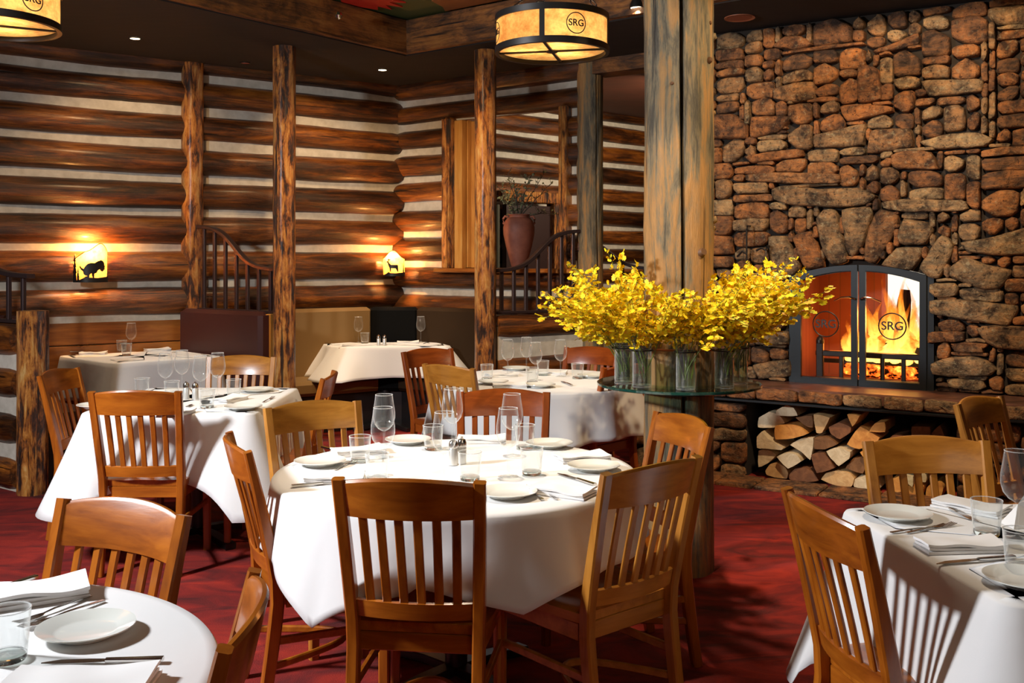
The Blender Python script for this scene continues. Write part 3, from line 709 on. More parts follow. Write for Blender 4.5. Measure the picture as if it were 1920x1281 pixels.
for colr, look, pos, pts in FWP:
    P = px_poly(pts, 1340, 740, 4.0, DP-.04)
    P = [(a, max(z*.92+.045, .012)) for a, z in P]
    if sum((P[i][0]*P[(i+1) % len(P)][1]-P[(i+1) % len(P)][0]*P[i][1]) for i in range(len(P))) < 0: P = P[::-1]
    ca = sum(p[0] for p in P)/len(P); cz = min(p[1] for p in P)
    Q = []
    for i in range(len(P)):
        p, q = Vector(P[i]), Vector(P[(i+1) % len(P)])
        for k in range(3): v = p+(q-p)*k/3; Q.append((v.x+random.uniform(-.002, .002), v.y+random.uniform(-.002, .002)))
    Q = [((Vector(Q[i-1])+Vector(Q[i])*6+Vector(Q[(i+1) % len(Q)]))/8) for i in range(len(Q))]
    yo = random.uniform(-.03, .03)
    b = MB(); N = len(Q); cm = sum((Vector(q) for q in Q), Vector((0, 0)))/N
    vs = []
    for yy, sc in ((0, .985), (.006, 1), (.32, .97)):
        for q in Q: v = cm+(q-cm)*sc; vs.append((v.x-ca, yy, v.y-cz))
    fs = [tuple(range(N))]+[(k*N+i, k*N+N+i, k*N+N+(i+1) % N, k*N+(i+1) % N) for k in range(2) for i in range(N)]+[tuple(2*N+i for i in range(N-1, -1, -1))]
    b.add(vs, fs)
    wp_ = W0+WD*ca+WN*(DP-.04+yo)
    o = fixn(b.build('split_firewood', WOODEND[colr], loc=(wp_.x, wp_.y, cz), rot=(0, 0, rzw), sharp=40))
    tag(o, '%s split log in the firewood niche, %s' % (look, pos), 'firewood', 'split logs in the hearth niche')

# fireplace: firebox, doors, grate, logs, flames
def wl(a, dep, z): p = W0+WD*a+WN*dep; return Vector((p.x, p.y, z))
fp = thing('fireplace', 'arched steel fireplace with two glass doors set in the stone wall', 'fireplace', (W0.x+WD.x*1.06, W0.y+WD.y*1.06, FZ0), rzw)
AC = 1.06
def fz(a): return ftop(a+AC)-FZ0
HB = MB(); h0, h1 = FA0-AC, FA1-AC; n = 20
for (y0, y1) in ((.02, .62),):
    HB.add([(h0, y0, 0), (h1, y0, 0), (h1, y1, 0), (h0, y1, 0)], [(0, 1, 2, 3)])
    HB.add([(h0, y0, 0), (h0, y1, 0), (h0, y1, .95), (h0, y0, .95)], [(0, 1, 2, 3)])
    HB.add([(h1, y0, 0), (h1, y1, 0), (h1, y1, .95), (h1, y0, .95)], [(0, 1, 2, 3)])
    HB.add([(h0, y1, 0), (h1, y1, 0), (h1, y1, .95), (h0, y1, .95)], [(0, 1, 2, 3)])
    HB.add([(h0, y0, .95), (h1, y0, .95), (h1, y1, .95), (h0, y1, .95)], [(0, 1, 2, 3)])
HB.build('firebox', M['firebrick'], fp)
def arch_frame(x0, x1, t_, yy, thick, name, mat, parent):
    """frame following the arch between x0 and x1"""
    b = MB(); m = 16; vs = []; fs = []
    outer = [(x0, 0)]+[(x0+(x1-x0)*i/m, fz(x0+(x1-x0)*i/m)) for i in range(m+1)]+[(x1, 0)]
    inner = [(x0+t_, t_)]+[(x0+t_+(x1-x0-2*t_)*i/m, fz(x0+(x1-x0)*i/m)-t_) for i in range(m+1)]+[(x1-t_, t_)]
    N = len(outer)
    for y in (yy, yy+thick):
        vs += [(p[0], y, p[1]) for p in outer]+[(p[0], y, p[1]) for p in inner]
    for i in range(N):
        j = (i+1) % N
        fs += [(i, j, N+j, N+i), (2*N+i, 3*N+i, 3*N+j, 2*N+j), (i, 2*N+i, 2*N+j, j), (N+i, N+j, 3*N+j, 3*N+i)]
    b.add(vs, fs); return fixn(b.build(name, mat, parent))
arch_frame(h0-.03, h1+.03, .045, -.06, .05, 'outer_frame', M['bluesteel'], fp)
def text_mesh(s, size, depth=.002):
    cu = bpy.data.curves.new('lettering', 'FONT'); cu.body = s; cu.size = size; cu.align_x = 'CENTER'; cu.align_y = 'CENTER'; cu.extrude = depth; cu.offset = size*.012
    o = bpy.data.objects.new('lettering', cu); link(o); bpy.context.view_layer.update()
    dg = bpy.context.evaluated_depsgraph_get(); me = bpy.data.meshes.new_from_object(o.evaluated_get(dg)); bpy.data.objects.remove(o)
    return me
def emblem(parent, mat, c, rad, curve=None):
    """ring with SRG lettering in the x-z plane, facing -y; curve=(R) bends round a cylinder of radius R about parent's z axis; c=(angle or x, z)"""
    me = text_mesh('SRG', rad*.92)
    b = MB(); b.tube([(math.cos(2*PI*i/36)*rad, 0, math.sin(2*PI*i/36)*rad) for i in range(36)], rad*.055, 6, closed=True)
    base_ = len(b.v)
    b.add([(v.co.x, -v.co.z, v.co.y) for v in me.vertices], [tuple(p.vertices) for p in me.polygons])
    out = []
    for x, y, z in b.v:
        if curve:
            an = c[0]+x/curve; rr = curve-y*.6; out.append((rr*math.cos(an), rr*math.sin(an), z+c[1]))
        else: out.append((x+c[0], y+c[2], z+c[1]))
    b.v = out
    return fixn(b.build('emblem', mat, parent))
for sgn in (-1, 1):
    dx0, dx1 = (h0+.015, -.006) if sgn < 0 else (.006, h1-.015)
    door = arch_frame(dx0, dx1, .042, -.075, .03, 'door', M['bluesteel'], fp)
    b = MB(); m = 12
    for i in range(m):
        xa = dx0+.04+(dx1-dx0-.08)*i/m; xb = dx0+.04+(dx1-dx0-.08)*(i+1)/m
        b.add([(xa, -.06, .04), (xb, -.06, .04), (xb, -.06, fz(xb)-.04), (xa, -.06, fz(xa)-.04)], [(0, 1, 2, 3)])
    b.build('pane', M['doorglass'], door)
    emblem(door, M['iron'], ((dx0+dx1)/2, .42, -.066), .088)
    b = MB(); b.tube([(sgn*.02, -.085, .60), (sgn*.05, -.125, .615), (sgn*.10, -.125, .612), (sgn*.155, -.10, .585)], lambda q: .008*(1-.5*q), 8); b.build('handle', M['steel'], door)
grate = thing('fire_grate', 'black iron fire grate with a square andiron behind the fireplace doors', 'grate', wl(AC, -.12, FZ0), rzw)
b = MB(); b.box((-.31, 0, .14), (.05, .04, .28), ch=.006); b.lathe([(.0, .33), (.022, .31), (.03, .29), (.03, .27)], 12, (-.31, 0, 0)); b.build('andiron', M['iron'], grate)
b = MB(); b.box((.02, 0, .20), (.72, .03, .04), ch=.005); 
for x in (-.16, -.02, .12, .26, .37): b.box((x, 0, .10), (.028, .026, .2), ch=.004)
b.box((.02, .2, .13), (.7, .03, .03)); b.box((.02, 0, .02), (.72, .03, .03)); b.build('grate_bars', M['iron'], grate)
bl = (('charred log burning upright in the flames', (.20, .15, .18), (.24, .17, .66), .055), ('charred log lying across the grate at left', (-.02, .14, .26), (.2, .3, .3), .08), ('charred log lying on the right end of the grate', (.22, .2, .30), (.42, .12, .22), .06), ('glowing log under the grate', (-.2, .2, .08), (.38, .28, .07), .07))
for lab, p, q, r in bl:
    p = Vector(p); q = Vector(q); b = MB()
    b.tube([p+(q-p)*k/7 for k in range(8)], lambda s, r=r: r*(1+.2*noise.noise(Vector((s*9, r*30, 1))))*(1-.35*abs(2*s-1)**4), 10, flat=.85)
    tag(b.build('burning_log', M['ember'] if 'glow' in lab or 'left' in lab else M['coal'], loc=wl(AC, -.12, FZ0), rot=(0, 0, rzw)), lab, 'log')
fire = thing('fire', 'tall yellow and orange flames rising behind the right glass door', 'fire', wl(AC, -.26, FZ0+.15), rzw)
for i in range(34):
    x = random.uniform(-.14, .36) if i > 6 else random.uniform(.08, .26); h = random.uniform(.22, .46)*(1 if i > 6 else 1.5); r = random.uniform(.025, .055)
    if x < 0: h *= .8
    y = random.uniform(-.08, .14); ph = random.random()*9
    b = MB(); b.tube([(x+.035*math.sin(ph+q*.55)*q/10, y+.02*math.sin(ph*2+q*.7), h*q/12) for q in range(13)], lambda s, r=r: r*max(.03, math.sin(PI*min(1, .18+.82*s))**.8)*(1.15-.5*s), 10, flat=1)
    tag(b.build('flame', M['flame'], fire))
light('POINT', wl(AC+.14, -.25, FZ0+.42), 26, (1.0, .34, .07), size=.12, name='fire_light')
light('POINT', wl(AC-.2, -.3, FZ0+.25), 4, (1.0, .25, .04), size=.1, name='fire_light')
wn = thing('window_2', None, None, wl(AC, -.60, FZ0), rzw, kind='structure')
b = MB(); b.box((.19, .0, .60), (.26, .012, .60)); b.build('window_pane', M['daywin'], wn)
b = MB(); b.box((.035, -.01, .6), (.03, .03, .62)); b.box((.335, -.01, .6), (.03, .03, .62)); b.box((.2, -.01, .8), (.3, .02, .012)); b.build('window_frame', plain('window_red_trim', (.25, .07, .03), .5), wn)
# fire tools on the stone wall
for (x0, y0, y1, lab, kind_) in ((1400, 432, 560, 'black iron poker hanging on the stone wall', 0), (1436, 470, 560, 'iron shovel with bright shaft hanging on the stone wall', 1)):
    a0, z0 = wallaz(x0, y0, .15); a1, z1 = wallaz(x0-3, y1, .15)
    tl = thing('fire_tool', lab, 'fire tool', wl(a0, .15, z1), rzw, 'fireplace tools')
    b = MB(); b.tube([(0, 0, 0), (0, 0, z0-z1)], .007, 8); b.build('shaft', M['iron'] if kind_ == 0 else M['steel'], tl)
    b = MB(); hz = z0-z1
    b.tube([(-.07, 0, hz-.19 if kind_ == 0 else hz), (-.03, 0, hz-.15 if kind_ == 0 else hz+.02), (0, 0, hz-.17 if kind_ == 0 else hz)], .008, 6)
    b.tube([(0, 0, hz), (.01, -.01, hz+.03), (0, .12, hz+.035)], .008, 6)
    b.build('handle', M['iron'], tl)
    b = MB()
    if kind_: b.box((0, 0, -.07), (.09, .012, .14), ch=.003)
    else: b.tube([(0, 0, 0), (0, 0, -.05), (.03, 0, -.07)], .006, 6)
    b.build('tip', M['iron'], tl)

# ------------------------------------------------------------------ lamps
def lamp_drum(px, Y, zb, label, rot=0.0, fit=True):
    X = px
    root = thing('drum_pendant', label, 'pendant lamp', (X, Y, zb), rot, 'round mica drum pendants')
    Rr, H = .292, .165
    b = MB(); b.lathe([(Rr, .01), (Rr, H-.01)], 64); b.build('shade', M['mica'], root)
    b = MB(); b.lathe([(.002, .008), (Rr*.5, .004), (Rr-.01, .006)], 48); b.build('diffuser', M['mica'], root)
    for z in (0, H):
        b = MB(); b.lathe([(Rr+.008, z-.016), (Rr+.008, z+.016), (Rr-.012, z+.016), (Rr-.012, z-.016), (Rr+.008, z-.016)], 64); b.build('ring', M['iron'], root)
    for k in range(4):
        a = R(-102+90*k); b = MB(); b.box((Rr*math.cos(a), Rr*math.sin(a), H/2), (.010, .026, H), rot=a); b.build('strap', M['iron'], root)
    b = MB()
    for k in range(2):
        a = R(-102+90*k); b.box((0, 0, -.002), (2*Rr, .016, .008), rot=a)
    b.lathe([(.001, -.008), (.03, -.008), (.03, .0)], 20); b.build('cross_bar', M['iron'], root)
    for k in range(4): emblem(root, M['iron'], (R(-68+90*k-10*(k == 3)), H/2), .052, curve=Rr+.004)
    for k in range(3):
        a = R(-15+120*k); p = Vector((Rr*math.cos(a), Rr*math.sin(a), H)); b = MB()
        q = Vector((.03*math.cos(a), .03*math.sin(a), .42))
        m = 9
        for i in range(m):
            c0 = p+(q-p)*(i+.5)/m; dv = (q-p).normalized(); sd = Vector((-dv.y, dv.x, 0)).normalized() if i % 2 else dv.cross(Vector((-dv.y, dv.x, 0))).normalized()
            L = (q-p).length/m*.62
            b.tube([c0+dv*L*math.cos(2*PI*j/10)+sd*.009*math.sin(2*PI*j/10) for j in range(10)], .003, 5, closed=True)
        b.build('chain', M['rail'], root)
    b = MB(); b.tube([(.035*math.cos(2*PI*j/16)-.06, 0, .035*math.sin(2*PI*j/16)+H+.06) for j in range(16)], .006, 6, closed=True); b.build('hook_ring', M['iron'], root)
    b = MB(); b.tube([(0, 0, .40), (0, 0, 3.545-zb)], .010, 8); b.lathe([(.001, 3.50-zb), (.06, 3.51-zb), (.06, 3.545-zb)], 20); b.build('hanger', M['iron'], root)
    for k in range(3):
        a = R(-75+120*k); b = MB(); b.lathe([(.001, -.03), (.022, -.018), (.03, 0), (.022, .02), (.001, .03)], 14, (.14*math.cos(a), .14*math.sin(a), .085)); b.build('bulb', M['bulb'], root)
        light('POINT', (X+.14*math.cos(a+rot), Y+.14*math.sin(a+rot), zb+.085), 3.6, (1, .66, .30), size=.03, name='pendant_bulb_light')
lamp_drum(.21, 5.23, 2.605, 'round mica drum pendant with emblems, hanging from chains left of the big column')
lamp_drum(-2.43, 4.65, 2.605, 'round mica drum pendant cut off by the top left corner', R(40))
# recessed lights, little spot, sprinkler
def ceil_pt(px, py, z): s = (HZ-py)/(z-EYE); return Vector(((px-960)/s, FPX/s, z))
for (px, py, r, lab) in ((253, 72, .035, 'small bright recessed ceiling light above the bison sconce'), (717, 131, .035, 'small bright recessed ceiling light near the log corner'), (460, 118, .035, 'dim recessed ceiling light between the two left posts'), (1387, 33, .085, 'large recessed ceiling light in front of the stone wall')):
    p = ceil_pt(px, py, CE-.002); d = thing('recessed_light', lab, 'ceiling light', p, 0, 'recessed ceiling lights')
    big = r > .05
    b = MB(); b.lathe([(r, 0), (r*1.25, -.006), (r*1.25, 0)], 28); b.build('trim_ring', plain('copper_trim', (.35, .12, .06), .4) if big else M['iron'], d)
    b = MB(); b.lathe([(.001, -.002), (r, -.002)], 24); b.build('lens', M['downlight'] if '717' in str(px) or '253' in str(px) else (plain('dim_lens', (.28, .07, .04), .4)), d)
p = ceil_pt(1195, 12, 3.0); p = Vector((.86, 6.95, 3.04)); p = Vector(((1195-960)/FPX*6.9, 6.9, EYE+(490-16)*6.9/FPX))
sp = thing('spot_lamp', 'small black spotlight shining under the tray beam beside the column', 'spotlight', p)
b = MB(); b.lathe([(.055, 0), (.052, .03), (.03, .075), (.001, .085)], 24); b.build('lamp_housing', M['iron'], sp)
b = MB(); b.lathe([(.001, .004), (.046, .004)], 20); b.build('lens', M['downlight'], sp)
b = MB(); b.tube([(0, 0, .08), (0, 0, max(.1, CE+.02-p.z))], .009, 8); b.build('stem', M['iron'], sp)
light('SPOT', (p.x, p.y-.02, p.z-.02), 25, TUNG, (p.x+.1, p.y+.6, 1.5), size=.03, spot=80, name='spot_lamp_light')
p = ceil_pt(636, 31, 3.33); sk = thing('eyeball_spot', 'tiny dark eyeball fitting on the tray beam', 'ceiling light', p+Vector((0, -.03, 0)))
b = MB(); b.lathe([(.001, -.03), (.022, -.02), (.03, 0), (.022, .02), (.001, .03)], 16); b.build('ball', M['steel'], sk)

# sconces
def curve_plate(root, name, mat, outline, Rc, off, thick=.003):
    """outline (x,z) on a half round shade of radius Rc around local z axis facing -y"""
    b = MB(); n = len(outline); x = min(p[0] for p in outline); xm = max(p[0] for p in outline); st = .0022
    def m(x, z, o): a = x/Rc; return ((Rc+o)*math.sin(a), -(Rc+o)*math.cos(a), z)
    def cuts(x):
        zs = []
        for k in range(n):
            (x0, z0), (x1, z1) = outline[k], outline[(k+1) % n]
            if (x0 > x) != (x1 > x): zs.append(z0+(z1-z0)*(x-x0)/(x1-x0))
        return sorted(zs)
    while x < xm:
        zs = cuts(x+st/2); za, zb = cuts(x+1e-5), cuts(x+st-1e-5)
        if len(za) != len(zs): za = zs
        if len(zb) != len(zs): zb = zs
        for q in range(0, len(zs)-1, 2):
            a, c = x, x+st
            b.add([m(a, za[q], off), m(c, zb[q], off), m(c, zb[q+1], off), m(a, za[q+1], off), m(a, za[q], off+thick), m(c, zb[q], off+thick), m(c, zb[q+1], off+thick), m(a, za[q+1], off+thick)],
                  [(0, 3, 2, 1), (4, 5, 6, 7), (0, 1, 5, 4), (3, 7, 6, 2)])
        x += st
    return b.build(name, mat, root)
def sconce(px, py, Lp0, Ld, label, kind_, sc):
    k = (px-960)/FPX; tpar = (Lp0.y*k-Lp0.x)/(Ld.x-Ld.y*k); P = Lp0+Ld*tpar
    return P
def make_sconce(P, rz, z, label, kind_, s):
    root = thing('wall_sconce', label, 'wall sconce', (P.x, P.y, z), rz, 'mica wall sconces')
    Rc = .13*s; m = 20; b = MB()
    wmax = Rc*1.35
    def top(x):
        q = (x/wmax)
        if kind_ == 'bison': return s*(.235+.07*math.exp(-((q-.35)/.42)**2)-.05*max(0, -q-.35)*2)
        return s*(.20+.10*math.exp(-(q/.5)**2))
    def bot(x): return s*(.0+.0*x)
    for i in range(m):
        x0 = -wmax+2*wmax*i/m; x1 = -wmax+2*wmax*(i+1)/m
        f = lambda x, zz: (Rc*math.sin(x/Rc), -Rc*math.cos(x/Rc), zz)
        b.add([f(x0, 0), f(x1, 0), f(x1, top(x1)), f(x0, top(x0))], [(0, 1, 2, 3)], True)
    b.build('shade', M['mica2'], root)
    b = MB(); b.box((0, .0, .1*s), (.1*s, .02, .16*s), ch=.004); b.build('back_plate', M['iron'], root)
    S = lambda pts, o=(0, 0), sc=1.0: [(s*(o[0]+x*sc), s*(o[1]+z*sc)) for x, z in pts]
    sil = []
    sil.append(S([(-.172, -.005), (.172, -.005), (.172, .045), (.14, .04), (.09, .036), (.03, .03), (-.03, .034), (-.05, .046), (-.07, .03), (-.11, .012), (-.15, .012), (-.172, .02)]))
    tree = [(-.02, 0), (.02, 0), (.012, .06), (.02, .06), (.008, .10), (.015, .10), (.004, .14), (.010, .14), (0, .2), (-.010, .14), (-.004, .14), (-.015, .10), (-.008, .10), (-.02, .06), (-.012, .06)]
    if kind_ == 'bison':
        sil.append(S(tree, (-.15, 0), 1.15)); sil.append(S(tree, (-.115, 0), .55)); sil.append(S([(.13, .03), (.165, .03), (.155, .075), (.145, .08)]))
        body = [(-.062, .062), (-.048, .050), (-.040, .052), (-.036, .030), (-.026, .030), (-.026, .055), (-.012, .070), (-.004, .030), (.006, .030), (.006, .066), (.020, .072), (.030, .090), (.044, .098), (.052, .084), (.066, .080), (.080, .092), (.090, .098), (.084, .106), (.092, .118), (.084, .124), (.082, .142), (.070, .158), (.052, .166), (.030, .158), (.008, .144), (-.014, .146), (-.036, .138), (-.052, .122), (-.062, .100), (-.076, .108), (-.086, .124), (-.092, .116), (-.080, .094), (-.066, .082)]
        body = [(x*1.12, z*1.08-.006) for x, z in body]
        sil.append(S(body))
    else:
        sil.append(S(tree, (.135, .02), .6)); sil.append(S(tree, (-.15, 0), .5))
        body = [(-.03, .045), (-.022, .045), (-.018, .085), (.03, .082), (.05, .045), (.058, .045), (.058, .10), (.055, .122), (.04, .125), (-.02, .122), (-.045, .150), (-.05, .170), (-.06, .166), (-.075, .158), (-.074, .150), (-.060, .148), (-.05, .115), (-.038, .095)]
        sil.append(S(body, (0, 0), 1.05)); sil.append(S([(-.055, .17), (-.052, .17), (-.03, .19), (-.012, .20), (-.03, .195), (-.05, .20), (-.05, .215), (-.058, .20)]))
    for pts in sil: curve_plate(root, 'silhouette', M['iron'], pts, Rc, .004)
    # edge wires
    b = MB(); b.tube([(Rc*math.sin(x/Rc), -Rc*math.cos(x/Rc), top(x)) for x in [-wmax+2*wmax*i/24 for i in range(25)]], .0035, 6); b.build('edge_wire', M['iron'], root)
    c0 = Vector((P.x, P.y, z))+Matrix.Rotation(rz, 3, 'Z') @ Vector((0, -Rc*.45, .10*s))
    b = MB(); b.lathe([(.001, -.02), (.012, -.012), (.016, 0), (.012, .014), (.001, .022)], 12, (0, -Rc*.45, .10*s)); b.build('bulb', M['bulb'], root)
    light('POINT', c0+Vector((0, -.01, .14*s)), 26*s, (1.0, .42, .10), size=.02, name='sconce_bulb_light')
    return root
nL = Vector((D1.y, -D1.x, 0))
k = (168-960)/FPX; o_ = LW0+nL*.11; tt = (o_.y*k-o_.x)/(D1.x-D1.y*k); PB = o_+D1*tt
make_sconce(PB, math.atan2(D1.y, D1.x), EYE-(528-HZ)*PB.y/FPX, 'glowing mica wall sconce with a bison silhouette on the left log wall', 'bison', 1.0)
PE = C2+Vector((-.02, -.20, 0)); PE = Vector(((739-960)/FPX*9.5, 9.5, 0))
make_sconce(PE, R(0), EYE-(517-HZ)*PE.y/FPX, 'glowing mica wall sconce with an elk silhouette in the log corner', 'elk', .80)

# ------------------------------------------------------------------ booths
def booth_back(p, q, h, thick, mat, label, face, z0=.0, seat=True, seam=None):
    """upholstered back between p and q; face = +1/-1 side of the seat"""
    p = Vector(p); q = Vector(q); d = q-p; L = d.length; rz = math.atan2(d.y, d.x)
    root = thing('booth_bench', label, 'bench', (p.x, p.y, 0), rz, 'upholstered booth benches')
    b = MB(); b.box((L/2, 0, .42+(h-.42)/2), (L, thick, h-.42), ch=.03); b.build('backrest', mat, root)
    if seat:
        b = MB(); b.box((L/2, face*.24, .40), (L, .42, .13), ch=.03); b.build('seat_cushion', mat, root)
        b = MB(); b.box((L/2, face*.20, .165), (L-.02, .36, .33), ch=.005); b.build('base_box', M['black'], root)
    return root
dv = (P3-A_).normalized(); off = Vector((dv.y, -dv.x, 0)); off = -off if off.y > 0 else off
p = A_+dv*.10+off*.10; q = P3-dv*.02+off*.10
booth_back(q, p, 1.10, .12, M['leather'], 'maroon leather booth bench under the iron railing', -1)
b = MB(); b.box((0, 0, .55), (.035, .16, 1.06), ch=.005); tag(b.build('booth_end_board', M['pine_z'], loc=(A_.x+dv.x*.12+off.x*.02, A_.y+dv.y*.12+off.y*.02, 0), rot=(0, 0, math.atan2(dv.y, dv.x))), 'pine end board of the maroon booth beside the log post', 'board')
p = SP+dv*.14-off*.16; booth_back(p, p+dv*.75, 1.12, .10, M['leather'], 'dark booth bench end behind the short newel post', -1)
# corner booth
nl = nL; n2 = Vector((D2.y, -D2.x, 0)); n2 = n2 if n2.y < 0 else -n2
p = C2-D1*1.75+nl*.20; q = C2-D1*.42+nl*.20
booth_back(p, q, 1.07, .12, M['tanfab'], 'tan upholstered booth bench along the left log wall of the corner booth', -1)
r_ = C2+D2*.42+n2*.20; s_ = C2+D2*1.5+n2*.20
booth_back(q, r_, 1.07, .12, M['blackfab'], 'black upholstered booth bench across the log corner', -1)
booth_back(r_, s_, 1.07, .12, M['brownfab'], 'dark brown upholstered booth bench beside the urn window', -1)
p = A_+dv*.1-off*.12; booth_back(p, p+dv*.62, 1.07, .10, M['leather'], 'dark maroon booth end right of the yellow patched post', 1, seat=False)

# ------------------------------------------------------------------ tables and cloths
def perimeter(poly=None, circ=None, rc=.05, n_arc=9, step=.04):
    out = []  # (point, normal, dist to nearest corner)
    if circ:
        cx, cy, r, corners, wid = circ; n = int(2*PI*r/.022)
        for i in range(n):
            a = 2*PI*i/n; d, kf = min((abs((a-R(c)+PI) % (2*PI)-PI), kk) for c, kk in [(q if isinstance(q, tuple) else (q, 1.0)) for q in corners]); out.append((Vector((cx+r*math.cos(a), cy+r*math.sin(a))), Vector((math.cos(a), math.sin(a))), d/R(wid), kf))
        return out
    n = len(poly); P = [Vector(p) for p in poly]
    for i in range(n):
        p0, p1, p2 = P[i-1], P[i], P[(i+1) % n]; e0 = (p1-p0).normalized(); e1 = (p2-p1).normalized()
        nA = Vector((e0.y, -e0.x)); nB = Vector((e1.y, -e1.x)); cc = p1-e0*rc+e1*rc
        cc = p1-(nA+nB)*rc
        aA = math.atan2(nA.y, nA.x); aB = math.atan2(nB.y, nB.x); da = (aB-aA) % (2*PI)
        for k in range(n_arc+1):
            a = aA+da*k/n_arc; nn = Vector((math.cos(a), math.sin(a))); out.append((cc+nn*rc, nn, 0.0))
        s0 = cc+nB*rc; nx1 = P[(i+1) % n]; e = e1; L = (nx1-p1).length-2*rc; m = max(2, int(L/step))
        for k in range(1, m): 
            d = L*k/m; out.append((s0+e*d, nB, min(d, L-d)/.28))
    return out
def cloth(name_label, per, center, z, d0, d1, flare, folds, seed, rowsn=12, name='tablecloth'):
    kfs = [(q[3] if len(q) > 3 else 1.0) for q in per]; per = [q[:3] for q in per]; N = len(per); vs = [(center[0], center[1], z)]; fs = []; rows = []
    prof = [(-.25, 0.0), (-.02, 0.0), (0.002, -.003), (.007, -.010)]
    for off_, dz in prof: rows.append([(p+nn*off_, z+dz) for p, nn, d in per])
    acc = 0; arc = []
    for i in range(N):
        arc.append(acc); acc += (per[(i+1) % N][0]-per[i][0]).length
    for k in range(1, rowsn+1):
        t_ = k/rowsn; row = []
        for i, (p, nn, d) in enumerate(per):
            g = math.exp(-(d*1.7)**2) if d < 3 else 0
            drop = d0+(d1-d0)*kfs[i]*math.exp(-d*2.3)+.012*noise.noise(Vector((math.cos(arc[i]/acc*2*PI)*2, math.sin(arc[i]/acc*2*PI)*2, seed+4)))
            u = arc[i]/acc*2*PI
            fo = noise.noise(Vector((math.cos(u)*3.2, math.sin(u)*3.2, seed)))*1.5+.7*math.sin(arc[i]*22+seed*5+2*noise.noise(Vector((u, 2, seed))))*(.35+.65*(1-g))
            o = .008+.03*t_+flare*g*t_**1.1+folds*t_*fo
            row.append((p+nn*max(o, .006), z-.010-drop*t_))
        rows.append(row)
    for row in rows: vs += [(q.x, q.y, zz) for q, zz in row]
    for i in range(N): fs.append((0, 1+i, 1+(i+1) % N))
    for k in range(len(rows)-1):
        for i in range(N):
            j = (i+1) % N; fs.append((1+k*N+i, 1+(k+1)*N+i, 1+(k+1)*N+j, 1+k*N+j))
    vs = [(x-center[0], y-center[1], zz) for x, y, zz in vs]
    b = MB(); b.add(vs, fs, True); o = b.build(name, M['cloth'], loc=(center[0], center[1], 0), sharp=180)
    md = o.modifiers.new('thickness', 'SOLIDIFY'); md.thickness = .0025; md.offset = -1
    return tag(fixn(o), name_label, 'tablecloth')
TZ = .75
def table(cx, cy, label, poly=None, r=None):
    root = thing('dining_table', label, 'table', (cx, cy, 0))
    b = MB()
    if r: b.lathe([(.001, .715), (r-.01, .715), (r, .722), (r, .738), (r-.006, .744), (.001, .744)], 56)
    else: b.prism([((x-cx)*.955, (y-cy)*.955) for x, y in poly], .71, .743)
    fixn(b.build('tabletop', M['oak_x'], root))
    b = MB(); b.lathe([(.04, .03), (.04, .70), (.12, .712)], 20); b.build('pedestal', M['black'], root)
    for k in range(4):
        a = R(45+90*k); b = MB(); b.bar([(0, 0, .045), (.15*math.cos(a), .15*math.sin(a), .04), (.34*math.cos(a), .34*math.sin(a), .018)], .06, .034, xdir=(-math.sin(a), math.cos(a), 0)); b.build('foot', M['black'], root)
    return root
c1 = (-.20, 3.57)
table(*c1, 'round pedestal table under the white cloth at the centre', r=.63)
cloth('white cloth over the round centre table, one corner hanging beside the front chair', perimeter(circ=(c1[0], c1[1], .64, ((237, 1), (289, .5), (28, .5), (110, 1)), 34)), c1, TZ, .185, .335, .05, .016, 3.1)
T2P = [(-2.13, 4.90), (-1.27, 4.90), (-1.27, 5.92), (-2.15, 5.92)]
c2 = (-1.70, 5.41)
table(*c2, 'rectangular table under the white cloth at left with four chairs', poly=T2P)
cloth('white cloth with long pointed corners over the table at left', perimeter(poly=T2P), c2, TZ, .31, .47, .17, .010, 7.7)
c3 = (.17, 6.30)
table(*c3, 'round pedestal table under the cream-lit cloth behind the big column', r=.65)
cloth('white cloth with close pleats over the round table left of the big column', perimeter(circ=(c3[0], c3[1], .66, (265, 355, 85, 175), 30)), c3, TZ, .26, .42, .05, .018, 12.3)
T4P = [(1.085, 2.17), (1.95, 2.25), (1.87, 3.115), (1.0, 3.03)]
c4 = (1.48, 2.64)
table(*c4, 'square table under the white cloth at the right edge', poly=T4P)
cloth('white cloth over the square table at the right edge with slatted chair shadow', perimeter(poly=T4P), c4, TZ, .31, .50, .14, .006, 17.1)
c5 = (-1.15, 1.73)
table(*c5, 'round table under the white cloth in the bottom left corner', r=.60)
cloth('white cloth over the round table in the bottom left corner', perimeter(circ=(c5[0], c5[1], .61, (20, 110, 200, 290), 30)), c5, TZ, .28, .40, .05, .008, 21.1)
T6P = [(-3.60, 7.93), (-2.92, 7.33), (-2.30, 7.88), (-2.87, 8.44)]
c6 = (-2.92, 7.90)
table(*c6, 'booth table under the white cloth below the bison sconce', poly=T6P)
cloth('white cloth over the booth table below the bison sconce', perimeter(poly=T6P), c6, TZ, .30, .42, .05, .006, 25.1)
T7P = [(-1.53, 8.68), (-.55, 8.83), (-.74, 9.30), (-1.74, 9.14)]
c7 = (-1.14, 8.98)
table(*c7, 'booth table under the white cloth in the log corner', poly=T7P)
cloth('white cloth over the booth table in the log corner with a pointed left flap', perimeter(poly=T7P), c7, TZ, .26, .28, .20, .005, 29.1)

